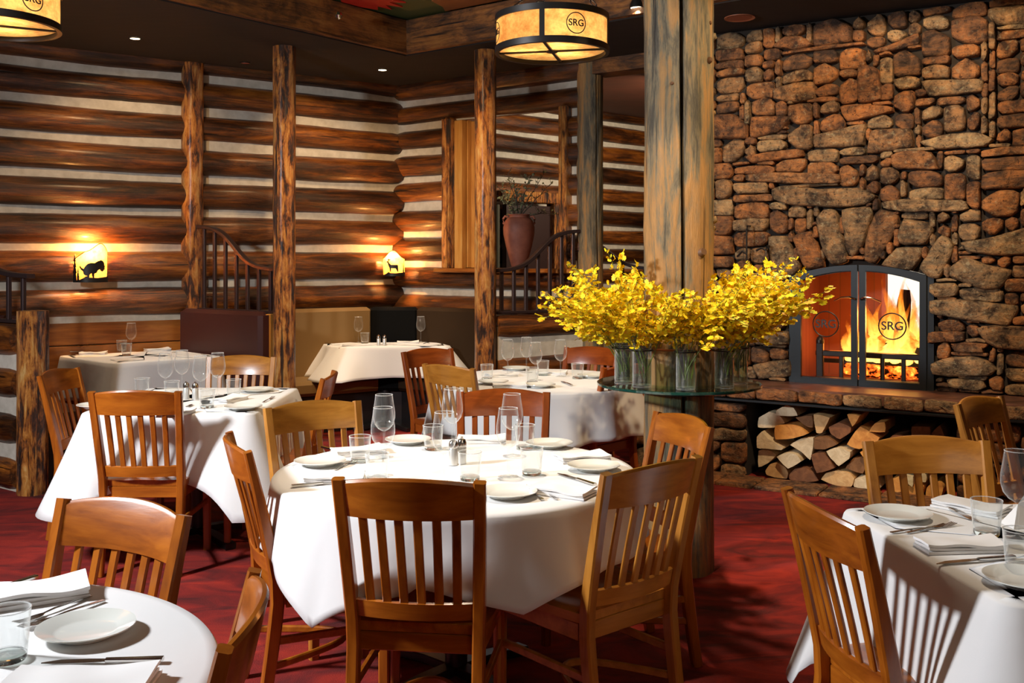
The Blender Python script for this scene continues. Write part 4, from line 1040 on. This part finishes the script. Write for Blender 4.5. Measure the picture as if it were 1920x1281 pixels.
# ------------------------------------------------------------------ chairs
def make_chair(wood):
    X, Z, Yg = M[wood+'_x'], M[wood+'_z'], M[wood+'_y']
    t = thing('dining_chair', 'x', 'chair')
    hw0, hw1 = .185, .203      # half width at seat and top
    def yb(z): return -.205-.10*max(0, (z-.42)/.46)**1.15 if z > .42 else -.205-.055*((.42-z)/.42)**1.3
    def hx(z): return hw0+(hw1-hw0)*max(0, min(1, (z-.42)/.46))
    for s in (-1, 1):
        b = MB(); b.bar([(s*hx(z), yb(z), z) for z in (0, .1, .2, .3, .38, .46, .55, .65, .75, .885)], .036, lambda q: .036+.012*math.sin(PI*q)-.010*q, xdir=(1, 0, 0), ch=.005)
        fixn(b.build('rear_leg', Z, t))
    for s in (-1, 1):
        b = MB(); b.bar([(s*.195, .19, 0), (s*.195, .19, .41)], .036, lambda q: .030+.010*q, ch=.005); fixn(b.build('front_leg', Z, t))
    # crest rail, curved in plan, arched top
    def curvex(n_, z, dep): 
        hh = hx(z)-.016; return [(-hh+2*hh*i/n_, yb(z)-dep*(1-(2*i/n_-1)**2), z) for i in range(n_+1)]
    b = MB(); n_ = 16; vs = []; fs = []
    for i in range(n_+1):
        q = 2*i/n_-1; bow = -.035*(1-q*q)
        for (z, y) in ((.775, -.010), (.775, .010), (.872+.018*(1-q*q), .010), (.880+.018*(1-q*q), .004), (.880+.018*(1-q*q), -.004), (.872+.018*(1-q*q), -.010)):
            vs.append((q*(hx(z)-.015), yb(z)+bow+y, z))
    for i in range(n_):
        for k in range(6): fs.append((i*6+k, i*6+(k+1) % 6, i*6+6+(k+1) % 6, i*6+6+k))
    fs += [(5, 4, 3, 2, 1, 0), tuple(n_*6+k for k in range(6))]
    b.add(vs, fs, True); fixn(b.build('crest_rail', X, t))
    b = MB(); vs = []; fs = []
    for i in range(n_+1):
        q = 2*i/n_-1; bow = -.026*(1-q*q)
        for (z, y) in ((.470, -.010), (.470, .010), (.520, .010), (.524, 0), (.520, -.010)): vs.append((q*(hx(z)-.015), yb(z)+bow+y, z))
    for i in range(n_):
        for k in range(5): fs.append((i*5+k, i*5+(k+1) % 5, i*5+5+(k+1) % 5, i*5+5+k))
    fs += [(4, 3, 2, 1, 0), tuple(n_*5+k for k in range(5))]
    b.add(vs, fs, True); fixn(b.build('lower_rail', X, t))
    for k in range(6):
        q = (k-2.5)/2.5*.72; b = MB()
        pts = []
        for j in range(6):
            z = .515+(.785-.515)*j/5; bow = -(.026+.009*j/5)*(1-q*q); pts.append((q*(hx(z)-.012), yb(z)+bow, z))
        b.bar(pts, .026, .011, ch=.003); fixn(b.build('slat', Z, t))
    # saddle seat
    b = MB(); nx, ny = 16, 14; vs = []; fs = []
    def edge(u, v):  # u,v in -1..1 -> plan
        y = -.20+.425*(v+1)/2; w_ = .190+.030*math.sin(PI*min(1, (v+1)/2*.62+.12)); 
        if v > .55: w_ -= .035*((v-.55)/.45)**2.5
        y2 = y-.012*u*u*(1 if v > 0 else 0)*v
        return u*w_, y2
    for lay in (0, 1):
        for j in range(ny+1):
            for i in range(nx+1):
                u, v = 2*i/nx-1, 2*j/ny-1; x, y = edge(u, v)
                if lay == 0:
                    z = .452-.012*math.exp(-((abs(u)-.45)/.32)**2)*math.exp(-((v+.2)/.6)**2)-.004*(max(abs(u), abs(v)) > .98)
                else: z = .418; x *= .985; y = y*.99
                vs.append((x, y, z))
    W1_ = nx+1; off2 = (nx+1)*(ny+1)
    for j in range(ny):
        for i in range(nx):
            a = j*W1_+i; fs.append((a, a+1, a+1+W1_, a+W1_)); fs.append((off2+a, off2+a+W1_, off2+a+1+W1_, off2+a+1))
    for i in range(nx): fs.append((i, off2+i, off2+i+1, i+1)); a = ny*W1_+i; fs.append((a, a+1, off2+a+1, off2+a))
    for j in range(ny): a = j*W1_; fs.append((a, a+W1_, off2+a+W1_, off2+a)); a += nx; fs.append((a, off2+a, off2+a+W1_, a+W1_))
    b.add(vs, fs, True); fixn(b.build('seat', Yg, t))
    b = MB()
    b.box((0, -.19, .388), (.345, .018, .055), ch=.003); b.box((0, .19, .388), (.36, .018, .055), ch=.003)
    for s in (-1, 1): b.bar([(s*.187, -.18, .388), (s*.195, .18, .388)], .018, .055, xdir=(1, 0, 0), ch=.003)
    b.build('apron', X, t)
    for s in (-1, 1):
        b = MB(); b.bar([(s*.188, -.22, .255), (s*.194, .18, .255)], .016, .026, xdir=(1, 0, 0), ch=.003); b.build('stretcher', X, t)
    b = MB(); b.bar([(-.19+.38*i/16, -.235+.30*math.sin(PI*i/16), .17) for i in range(17)], .024, .016, xdir=(0, 0, 1), ch=.004); b.build('bow_stretcher', X, t)
    return t
chairs = {k: make_chair(k) for k in ('oak', 'honey', 'cherry')}
CHL = [
 ('oak', -.29, 2.80, 83, 'dark-lit oak chair seen from behind in the centre foreground'),
 ('honey', .425, 3.015, 130, 'honey oak chair right of the centre foreground chair, turned to the left'),
 ('oak', .66, 3.88, 200, 'oak chair in front of the log column with only its upper back showing'),
 ('honey', -.85, 4.27, 303, 'honey oak chair behind the left side of the round centre table'),
 ('oak', -.93, 3.40, 24, 'oak chair seen edge-on at the left side of the round centre table'),
 ('cherry', -.04, 4.67, -92, 'reddish chair at the far side of the round centre table'),
 ('oak', -1.774, 4.69, 91, 'orange oak chair seen from behind at the front of the left table'),
 ('oak', -2.52, 5.55, -3, 'oak chair at the left side of the left table beside the newel post'),
 ('honey', -1.73, 6.36, -88, 'pale shining oak chair at the far side of the left table'),
 ('oak', -1.0, 5.40, 182, 'oak chair seen edge-on at the right side of the left table'),
 ('cherry', -.58, 6.87, -48, 'cherry-red chair left of the round table behind, in front of the corner booth'),
 ('honey', -.37, 5.83, 47, 'yellow-toned oak chair in front of the cherry-red chair'),
 ('cherry', .56, 7.0, -122, 'cherry-red chair at the far right of the round table behind'),
 ('cherry', .67, 5.88, 135, 'dark red chair seen through and below the round glass shelf'),
 ('oak', .783, 2.50, 9, 'dark oak chair in shadow at the left side of the right edge table'),
 ('honey', 1.417, 3.40, -88, 'honey oak chair behind the right edge table, in front of the firewood'),
 ('honey', 2.07, 4.40, -50, 'honey oak chair furthest right, below the stone hearth'),
 ('oak', -.98, 2.49, -115, 'oak chair behind the bottom left round table'),
 ('oak', -.49, 1.78, 188, 'oak chair seen from its edge at the bottom, right of the bottom left table'),
]
for wd, x, y, ang, lab in CHL:
    a = R(ang); place(chairs[wd], (x+.30*math.cos(a), y+.30*math.sin(a), 0), a-PI/2, lab, 'slat-back wooden dining chairs')

# ------------------------------------------------------------------ tableware
def make_wine():
    t = thing('wine_glass', 'x', 'wine glass')
    b = MB(); prof = [(.008, .100), (.022, .108), (.036, .125), (.0425, .150), (.042, .175), (.037, .205), (.0325, .238)]
    b.lathe(prof, 28); b.build('bowl', M['glass'], t); b = MB(); b.tube([(.0325*math.cos(2*PI*i/28), .0325*math.sin(2*PI*i/28), .238) for i in range(28)], .0013, 5, closed=True); b.build('rim', M['glassrim'], t)
    b = MB(); b.lathe([(.0045, .100), (.0035, .08), (.0035, .02), (.006, .008), (.018, .004), (.036, .001), (.037, 0)], 24); b.build('stem', M['glass'], t)
    return t
def make_tumbler():
    t = thing('tumbler', 'x', 'tumbler')
    b = MB(); b.lathe([(.033, .004), (.036, .03), (.041, .095), (.0395, .096), (.0345, .03), (.031, .016), (.001, .014)], 28)
    b.build('wall', M['glass'], t)
    b = MB(); b.tube([(.0405*math.cos(2*PI*i/28), .0405*math.sin(2*PI*i/28), .096) for i in range(28)], .0014, 5, closed=True); b.build('rim', M['glassrim'], t)
    b = MB(); b.lathe([(.001, 0), (.031, 0), (.0335, .004), (.034, .012), (.001, .0125)], 28); b.build('base', M['glassbase'], t)
    return t
def make_plate():
    b = MB(); b.lathe([(.001, .004), (.055, .004), (.062, .006), (.092, .017), (.095, .0185), (.0945, .0205), (.09, .0195), (.062, .0095), (.055, .0075), (.001, .0075)], 48)
    b.lathe([(.052, .004), (.05, 0), (.056, 0), (.058, .005)], 40)
    return tag(fixn(b.build('side_plate', M['china'])), 'x', 'plate')
def make_napkin(L=.20, W=.11):
    b = MB(); nx, ny = 12, 8
    for lay, (z, ins) in enumerate(((.002, 0), (.008, .003), (.015, .001))):
        vs = []; fs = []
        for zz, kk in ((z-.002, 0), (z+.004, 1)):
            for j in range(ny+1):
                for i in range(nx+1):
                    x = -L/2+ins+(L-2*ins)*i/nx; y = -W/2+ins+(W-2*ins)*j/ny
                    h = .003*noise.noise(Vector((x*12, y*12, lay)))*lay; e = .004*lay*(abs(2*i/nx-1)**4)
                    vs.append((x, y+.004*math.sin(x*20+lay), zz+h+e*.6 if kk else zz+(h+e*.6 if lay else 0)))
        o2 = (nx+1)*(ny+1); w_ = nx+1
        for j in range(ny):
            for i in range(nx):
                a = j*w_+i; fs += [(o2+a, o2+a+1, o2+a+1+w_, o2+a+w_), (a, a+w_, a+w_+1, a+1)]
        for i in range(nx): fs.append((i, i+1, o2+i+1, o2+i)); a = ny*w_+i; fs.append((a, o2+a, o2+a+1, a+1))
        for j in range(ny): a = j*w_; fs.append((a, o2+a, o2+a+w_, a+w_)); a += nx; fs.append((a, a+w_, o2+a+w_, o2+a))
        b.add(vs, fs, True)
    return tag(fixn(b.build('folded_napkin', M['napkin'])), 'x', 'napkin')
def make_fork():
    b = MB()
    b.bar([(0, -.095, .003), (0, -.05, .005), (0, .0, .006), (0, .03, .004)], lambda q: .012-.007*q, .0025, xdir=(1, 0, 0), ch=.0008)
    b.bar([(0, .028, .004), (0, .04, .003), (0, .055, .003)], lambda q: .007+.016*min(1, q*1.6), .0022, xdir=(1, 0, 0), ch=.0006)
    for k in range(4):
        x = (k-1.5)*.006; b.bar([(x, .054, .003), (x, .075, .004), (x*.95, .098, .008)], .0032, .002, xdir=(1, 0, 0), ch=.0005)
    return tag(fixn(b.build('fork', M['steel'])), 'x', 'fork')
def make_knife():
    t = thing('table_knife', 'x', 'knife')
    b = MB(); b.bar([(0, -.11, .006), (0, -.06, .006), (0, -.005, .006)], lambda q: .016-.005*q, .008, ch=.002); fixn(b.build('handle', M['steel'], t))
    b = MB(); b.bar([(0, -.006, .006), (.001, .03, .005), (.002, .08, .004), (0, .112, .003)], lambda q: .013+.007*math.sin(PI*min(1, q*.9)) if q < .98 else .004, .0018, ch=.0006); fixn(b.build('blade', M['steel'], t))
    return t
def make_shaker():
    t = thing('pepper_shaker', 'x', 'shaker')
    b = MB(); b.lathe([(.001, 0), (.0165, 0), (.0165, .06), (.0155, .062)], 20); 
    b.build('body', NT('brushed_shaker').pbr((.75, .75, .72), .3, .6), t)
    b = MB(); b.lathe([(.0155, .062), (.017, .064), (.017, .078), (.013, .088), (.005, .092), (.005, .098), (.001, .099)], 20); b.build('cap', M['steel'], t)
    return t
PR = dict(wine=make_wine(), tumbler=make_tumbler(), plate=make_plate(), napkin=make_napkin(), fork=make_fork(), knife=make_knife(), shaker=make_shaker())
CATN = dict(wine='stemmed wine glass', tumbler='clear glass tumbler', plate='white side plate', napkin='folded white napkin', fork='steel fork', knife='steel table knife', shaker='steel shaker')
ZT = TZ+.0012
def item(kind_, px, py, tbl, which, ang=None, q=None, z=None, xy=None, scale=None):
    z = ZT if z is None else z
    p = at(px, py, z) if xy is None else Vector((xy[0], xy[1], z))
    rz = R(ang) if ang is not None else (random.random()*6 if kind_ in ('wine', 'tumbler', 'plate', 'shaker') else 0)
    if q is not None:
        p2 = at(q[0], q[1], z); mid = (p+p2)/2; d = p2-p; rz = math.atan2(d.y, d.x)-PI/2; p = mid
    return place(PR[kind_], p, rz, '%s on the %s, %s' % (CATN[kind_], tbl, which), CATN[kind_]+'s on the tables', scale)
t1 = 'round centre table'
item('wine', 718, 892, t1, 'front one of the left pair'); item('wine', 720, 857, t1, 'rear one of the left pair')
item('wine', 848, 841, t1, 'rear one of the middle pair'); item('wine', 833, 905, t1, 'front one of the middle pair')
item('wine', 960, 855, t1, 'rear one of the right pair'); item('wine', 953, 894, t1, 'front one of the right pair')
item('tumbler', 675, 866, t1, 'left of the left wine glasses'); item('tumbler', 707, 903, t1, 'behind the left end of the front chair')
item('tumbler', 881, 900, t1, 'right of the shakers'); item('tumbler', 997, 890, t1, 'right of the right wine glasses')
item('tumbler', 812, 843, t1, 'left of the middle wine glasses'); item('tumbler', 984, 842, t1, 'behind the right wine glasses')
item('shaker', 850, 872, t1, 'left one of the pair'); item('shaker', 866, 869, t1, 'right one of the pair')
item('plate', 600, 872, t1, 'at the left edge'); item('plate', 952, 931, t1, 'at the front edge')
item('plate', 1113, 881, t1, 'at the right edge'); item('plate', 765, 831, t1, 'at the far edge left'); item('plate', 1030, 838, t1, 'at the far edge right')
item('napkin', 628, 902, t1, 'at the left front', ang=4); item('napkin', 672, 850, t1, 'at the left rear', ang=25)
item('napkin', 903, 828, t1, 'at the far edge', ang=0); item('napkin', 1090, 862, t1, 'at the right rear', ang=20); item('napkin', 1055, 926, t1, 'at the right front', ang=-30)
item('fork', 633, 880, t1, 'beside the left plate', q=(664, 866)); item('fork', 1034, 950, t1, 'left of two by the front plate', q=(970, 905))
item('fork', 1060, 947, t1, 'right of two by the front plate', q=(988, 906)); item('fork', 1082, 872, t1, 'beside the right plate', q=(1048, 856)); item('fork', 941, 832, t1, 'beside the far napkin', q=(932, 822))
item('knife', 1122, 914, t1, 'at the right, pointing to the centre', q=(1041, 888)); item('knife', 566, 913, t1, 'at the left front edge', q=(650, 905)); item('knife', 612, 843, t1, 'at the left rear edge', q=(655, 854))
t2 = 'left table'
for (x, y, wh) in ((310, 743, 'leftmost of four'), (341, 735, 'second of four from the left'), (376, 750, 'third of four from the left'), (408, 742, 'rightmost of four')): item('wine', x, y, t2, wh)
for (x, y, wh) in ((266, 742, 'behind the front chair crest'), (322, 748, 'between the left wine glasses and the shakers'), (388, 765, 'right of the shakers'), (438, 744, 'rightmost, beside the far plate')): item('tumbler', x, y, t2, wh)
item('shaker', 349, 749, t2, 'left one of the pair'); item('shaker', 366, 750, t2, 'right one of the pair')
item('plate', 482, 735, t2, 'at the far right'); item('plate', 456, 768, t2, 'at the right front'); item('plate', 180, 765, t2, 'at the left front')
item('napkin', 430, 752, t2, 'at the right', ang=70); item('napkin', 330, 778, t2, 'at the front edge right of the chair', ang=80)
item('knife', 338, 772, t2, 'at the front beside the chair', q=(362, 758)); item('fork', 440, 757, t2, 'near the right plate', q=(408, 745)); item('fork', 490, 757, t2, 'at the right edge', q=(515, 745))
t3 = 'round table behind column'
for (x, y, wh) in ((952, 705, 'leftmost of four'), (987, 699, 'second of four from the left'), (1004, 713, 'third of four from the left'), (1051, 706, 'rightmost of four')): item('wine', x, y, t3, wh)
for (x, y, wh) in ((913, 712, 'leftmost'), (998, 719, 'in the middle front'), (1018, 704, 'in the middle rear'), (1083, 710, 'rightmost')): item('tumbler', x, y, t3, wh)
item('plate', 1012, 726, t3, 'at the front'); item('plate', 968, 694, t3, 'at the far edge'); item('plate', 1110, 708, t3, 'at the right edge'); item('plate', 925, 720, t3, 'at the left')
item('napkin', 940, 706, t3, 'at the left', ang=20); item('napkin', 1035, 702, t3, 'at the right', ang=-10); item('napkin', 955, 726, t3, 'at the front left', ang=5)
item('knife', 1072, 724, t3, 'at the front right', q=(1052, 716)); item('fork', 900, 722, t3, 'at the left edge', q=(930, 718))
t4 = 'right edge table'
item('wine', 1908, 1011, t4, 'the only one in view'); item('tumbler', 1850, 1003, t4, 'left of the wine glass'); item('tumbler', 1914, 1068, t4, 'in front of the wine glass')
item('plate', 1684, 972, t4, 'at the far left corner'); item('plate', 1925, 1097, t4, 'cut by the right edge of the photo')
item('fork', 1668, 1001, t4, 'left one of the crossed pair', q=(1775, 988)); item('fork', 1690, 1003, t4, 'right one of the crossed pair', q=(1797, 984))
item('napkin', 1800, 1030, t4, 'in the middle', ang=3, scale=(1.05, .8, 1.1)); item('knife', 1892, 1049, t4, 'in front of the middle napkin', q=(1768, 1059)); item('knife', 1770, 951, t4, 'at the far edge', q=(1824, 976)); item('napkin', 1822, 956, t4, 'at the far edge', ang=-50)
# napkin standing folded as a peak
b = MB(); vs = [(-.07, -.03, 0), (.07, -.03, 0), (.06, .04, 0), (-.06, .04, 0), (.05, .0, .17), (.02, .006, .12), (-.03, .004, .06)]
b.add(vs, [(0, 1, 4, 5, 6), (1, 2, 4), (3, 6, 5, 4, 2), (0, 6, 3), (0, 3, 2, 1)]); p = at(1928, 985, ZT)
tag(fixn(b.build('peaked_napkin', M['napkin'], loc=p, rot=(0, 0, .2), sharp=30)), 'white napkin folded into a tall peak behind the wine glass at the right edge', 'napkin')
t5 = 'bottom left table'
item('tumbler', 14, 1238, t5, 'cut by the left edge of the photo'); item('plate', 161, 1190, t5, 'the only one in view')
item('knife', 305, 1242, t5, 'below the plate', q=(80, 1247)); item('knife', 42, 1094, t5, 'near the far edge', q=(-70, 1130))
item('fork', 152, 1127, t5, 'the one nearer the napkin', q=(50, 1166)); item('fork', 173, 1136, t5, 'the one nearer the plate', q=(70, 1172))
item('napkin', 60, 1122, t5, 'beyond the tumbler', ang=28, scale=(1.15, 1.1, 1.3)); item('napkin', 150, 1290, t5, 'at the bottom edge of the photo', ang=3, scale=(1.25, 1.0, 1.0))
t6 = 'bison sconce booth table'
item('wine', 218, 657, t6, 'left one'); item('wine', 246, 660, t6, 'right one'); item('tumbler', 237, 667, t6, 'in front of the wine glasses'); item('tumbler', 228, 660, t6, 'between the wine glasses')
item('shaker', 151, 655, t6, 'left one of the pair'); item('shaker', 170, 655, t6, 'right one of the pair')
item('napkin', 295, 658, t6, 'at the right', ang=35); item('napkin', 175, 665, t6, 'at the left front', ang=10); item('plate', 140, 662, t6, 'at the left')
t7 = 'log corner booth table'
for (x, y, wh) in ((672, 643, 'leftmost of four'), (693, 638, 'second of four from the left'), (741, 636, 'third of four from the left'), (789, 642, 'rightmost of four')): item('wine', x, y, t7, wh)
for (x, y, wh) in ((675, 640, 'behind the leftmost wine glass'), (684, 644, 'left of the shakers'), (735, 634, 'right of the shakers'), (798, 638, 'rightmost')): item('tumbler', x, y, t7, wh)
item('shaker', 710, 648, t7, 'left one of the pair'); item('shaker', 721, 648, t7, 'right one of the pair')
item('plate', 612, 637, t7, 'at the left end'); item('plate', 828, 639, t7, 'at the right end'); item('napkin', 648, 636, t7, 'at the left', ang=-20); item('napkin', 765, 644, t7, 'at the right', ang=5)
item('knife', 622, 646, t7, 'at the left front corner', q=(598, 643)); item('fork', 785, 648, t7, 'right of the middle', q=(812, 640))

# ------------------------------------------------------------------ glass shelf, vases, orchids
CX, CY = .815, 4.87; GZ = .895
gs = thing('glass_shelf', 'round green glass shelf wrapped around the big log column', 'shelf', (CX, CY, GZ))
b = MB(); b.lathe([(.185, 0), (.395, 0)], 72); b.lathe([(.185, .014), (.395, .014)], 72); b.build('glass_top', M['tabglass'], gs)
b = MB(); b.lathe([(.393, -.0005), (.398, .002), (.398, .012), (.393, .0145)], 72); b.build('glass_edge', M['glassedge'], gs)
b = MB(); b.lathe([(.20, -.03), (.20, -.002), (.165, -.002), (.165, -.03), (.20, -.03)], 48); b.build('support_collar', M['iron'], gs)
rack = thing('vase_ring', 'thin metal ring rack holding the glass vases round the column', 'rack', (CX, CY, GZ+.014))
VR = .285; VA = [-93, -136, -52, -14, 194, 30, 150, 90]
for a in VA:
    b = MB(); c = Vector((VR*math.cos(R(a)), VR*math.sin(R(a)), .175)); b.tube([c+Vector((.054*math.cos(2*PI*j/20), .054*math.sin(2*PI*j/20), 0)) for j in range(20)], .0035, 6, closed=True)
    b.build('vase_loop', M['iron'], rack)
b = MB(); b.tube([(.215*math.cos(2*PI*j/48), .215*math.sin(2*PI*j/48), .172) for j in range(48)], .006, 6, closed=True); b.build('inner_band', plain('copper_band', (.38, .13, .05), .35, .8), rack)
VN = ['front centre', 'front left', 'front right', 'far right', 'far left', 'rear right', 'rear left', 'rear centre']
def make_vase():
    t = thing('glass_vase', 'x', 'vase')
    b = MB(); b.lathe([(.044, .004), (.044, .235), (.0425, .236), (.0425, .012), (.001, .010)], 32); b.lathe([(.001, 0), (.043, 0), (.044, .004)], 32); b.build('vessel', M['glass'], t)
    b = MB(); b.lathe([(.041, .013), (.041, .13), (.001, .13)], 28); b.build('water', M['water'], t)
    return t
vp = make_vase()
sprays = []
for s in range(6):
    rnd = random.Random(40+s); L = .50+.10*rnd.random(); bend = .16+.16*rnd.random(); t = thing('orchid_spray', 'x', 'orchid spray')
    path = [Vector((bend*(i/14)**1.6*1.1, .03*math.sin(i/14*4+s), L*(i/14*1.05-.12*(i/14)**2))) for i in range(15)]
    b = MB(); b.tube(path, lambda q: .0028*(1-.6*q), 5)
    fl_ = MB(); cen = []
    for i in range(7, 15):
        for k in range(5):
            p = path[i]; side = Vector((rnd.uniform(-1, 1), rnd.uniform(-1, 1), rnd.uniform(-.5, .6))).normalized(); d = side*rnd.uniform(.015, .07)*(1.3-i/14)
            if k < 3: b.tube([p, p+d*.6+Vector((0, 0, .006)), p+d], .001, 3, cap=False)
            cen.append((p+d, i))
    for i in (5, 6, 6, 7, 7, 8, 8, 9, 9, 10, 10, 11):
        p = path[i]; side = Vector((rnd.uniform(-.8, 1), rnd.uniform(-1, 1), rnd.uniform(-.1, .7))).normalized(); e = p+side*rnd.uniform(.09, .19); b.tube([p, (p+e)/2+Vector((0, 0, .012)), e], .0013, 3, cap=False)
        for q in range(8): cen.append((p+(e-p)*(.2+.115*q)+Vector((rnd.uniform(-.018, .018), rnd.uniform(-.018, .018), rnd.uniform(-.014, .020))), i))
    for c, i in cen:
        sz = rnd.uniform(.013, .020)*(1.0 if i < 12 else .7); n_ = Vector((rnd.uniform(-1, 1), rnd.uniform(-1.3, .6), rnd.uniform(-.6, 1))).normalized(); u = n_.orthogonal().normalized(); v = n_.cross(u); ph = rnd.random()*6
        for k in range(5):
            a = 2*PI*k/5+ph; r1 = sz*(1.3 if k == 0 else .8); w_ = .66 if k == 0 else .38
            d = u*math.cos(a)+v*math.sin(a); e = v*math.cos(a)-u*math.sin(a)
            fl_.add([c, c+d*r1*.55+e*sz*w_+n_*sz*.22, c+d*r1+n_*sz*.05, c+d*r1*.55-e*sz*w_+n_*sz*.22], [(0, 1, 2, 3)], True)
    b.build('stem', M['stem'], t); tag(fl_.build('blossoms', M['petal'], t), kind='stuff'); sprays.append(t)
LEAN = ['right', 'back and right', 'back', 'back and left', 'left', 'forward and left', 'forward', 'forward and right']
rr = random.Random(5)
for vi, a in enumerate(VA):
    vx, vy = CX+VR*math.cos(R(a)), CY+VR*math.sin(R(a)); place(vp, (vx, vy, GZ+.0145), 0, 'cylindrical glass vase at the %s of the ring on the glass shelf' % VN[vi], 'glass vases round the column')
    ns = 8 if vi < 5 else 6; seen = {}
    for k in range(ns):
        da = (a+(k-(ns-1)/2)*20+rr.uniform(-8, 8)) % 360; sc = rr.uniform(.80, 1.08); sz_ = sc*rr.uniform(.72, 1.05); ld = LEAN[int((da+22.5)//45) % 8]
        seen.setdefault(ld, []).append(sz_); word = ('', 'second ', 'third ', 'fourth ')[len(seen[ld])-1]
        o = place(sprays[rr.randrange(6)], (vx+.012*math.cos(k), vy+.012*math.sin(k), GZ+.055+rr.uniform(0, .03)), R(da), 'yellow orchid spray in the %s vase, the %sone leaning %s' % (VN[vi], word, ld), 'yellow orchid sprays round the column')
        o.scale = (sc*rr.uniform(.6, 1.45)*(1.35 if vi in (1, 2, 3, 4) else 1), sc, sz_)

# ------------------------------------------------------------------ terracotta urn with branches
s9 = FPX/8.93; ux = (972-960)/s9
up = C2+D2*((Vector((ux, 8.93, 0))-C2).dot(D2))
up = Vector(((973-960)/FPX*8.98, 8.98, 1.436))
urn = thing('terracotta_urn', 'tall terracotta urn with small shoulder handles in the log wall window', 'urn', up)
b = MB(); b.lathe([(.001, 0), (.06, 0), (.065, .01), (.085, .08), (.118, .20), (.140, .31), (.142, .37), (.125, .43), (.10, .455), (.088, .46), (.09, .475), (.098, .48), (.094, .487), (.075, .487), (.07, .40)], 40); b.build('body', M['terracotta'], urn)
for s in (-1, 1):
    b = MB(); b.tube([(s*.10, -.06*0, .462), (s*.125, 0, .47), (s*.142, 0, .445), (s*.140, 0, .41), (s*.132, 0, .40)], .011, 8); b.build('handle', M['terracotta'], urn)
BR = [((-.10, .05, .42), 0), ((-.18, 0, .30), 1), ((-.05, .02, .33), 1), ((.10, -.02, .40), 1), ((.30, 0, .33), 0), ((.33, -.02, .06), 0), ((.22, .05, .42), 0), ((-.16, -.05, .20), 1)]
BN = ['tallest, leaning left', 'leafy, leaning far left', 'leafy, nearly upright left of centre', 'leafy, upright right of centre', 'bare, arching right', 'bare, hanging low to the right', 'bare, upright right', 'leafy, low to the left']
for i, (e, lf) in enumerate(BR):
    t = thing('dried_branch', 'dried lichen branch in the terracotta urn, '+BN[i], 'branch', (up.x, up.y, up.z+.43), 0, 'dried branches in the urn')
    rnd = random.Random(70+i); b = MB(); lb = MB(); e = Vector(e); pts = [Vector((0, 0, 0))+e*q/8+Vector((rnd.uniform(-.012, .012), rnd.uniform(-.01, .01), .03*math.sin(q/8*PI))) for q in range(9)]
    b.tube(pts, lambda q: .006*(1-.7*q), 5)
    for q in range(2, 9):
        for m in range(3):
            d = Vector((rnd.uniform(-1, 1), rnd.uniform(-.6, .6), rnd.uniform(-.3, 1))).normalized()*rnd.uniform(.03, .09); b.tube([pts[q], pts[q]+d*.5+Vector((0, 0, .005)), pts[q]+d], .0018, 4)
            for z in range(5 if lf else 1):
                c = pts[q]+d*rnd.uniform(.2, 1); n_ = Vector((rnd.uniform(-1, 1), rnd.uniform(-1, 1), rnd.uniform(-1, 1))).normalized(); u = n_.orthogonal()*.010; v = n_.cross(u)*.7; lb.add([c-u, c+v, c+u, c-v], [(0, 1, 2, 3)])
    b.build('twigs', M['twig'], t); tag(lb.build('leaves', M['lichen'], t), kind='stuff')

for o in bpy.data.objects:
    if '_used' in o: del o['_used']
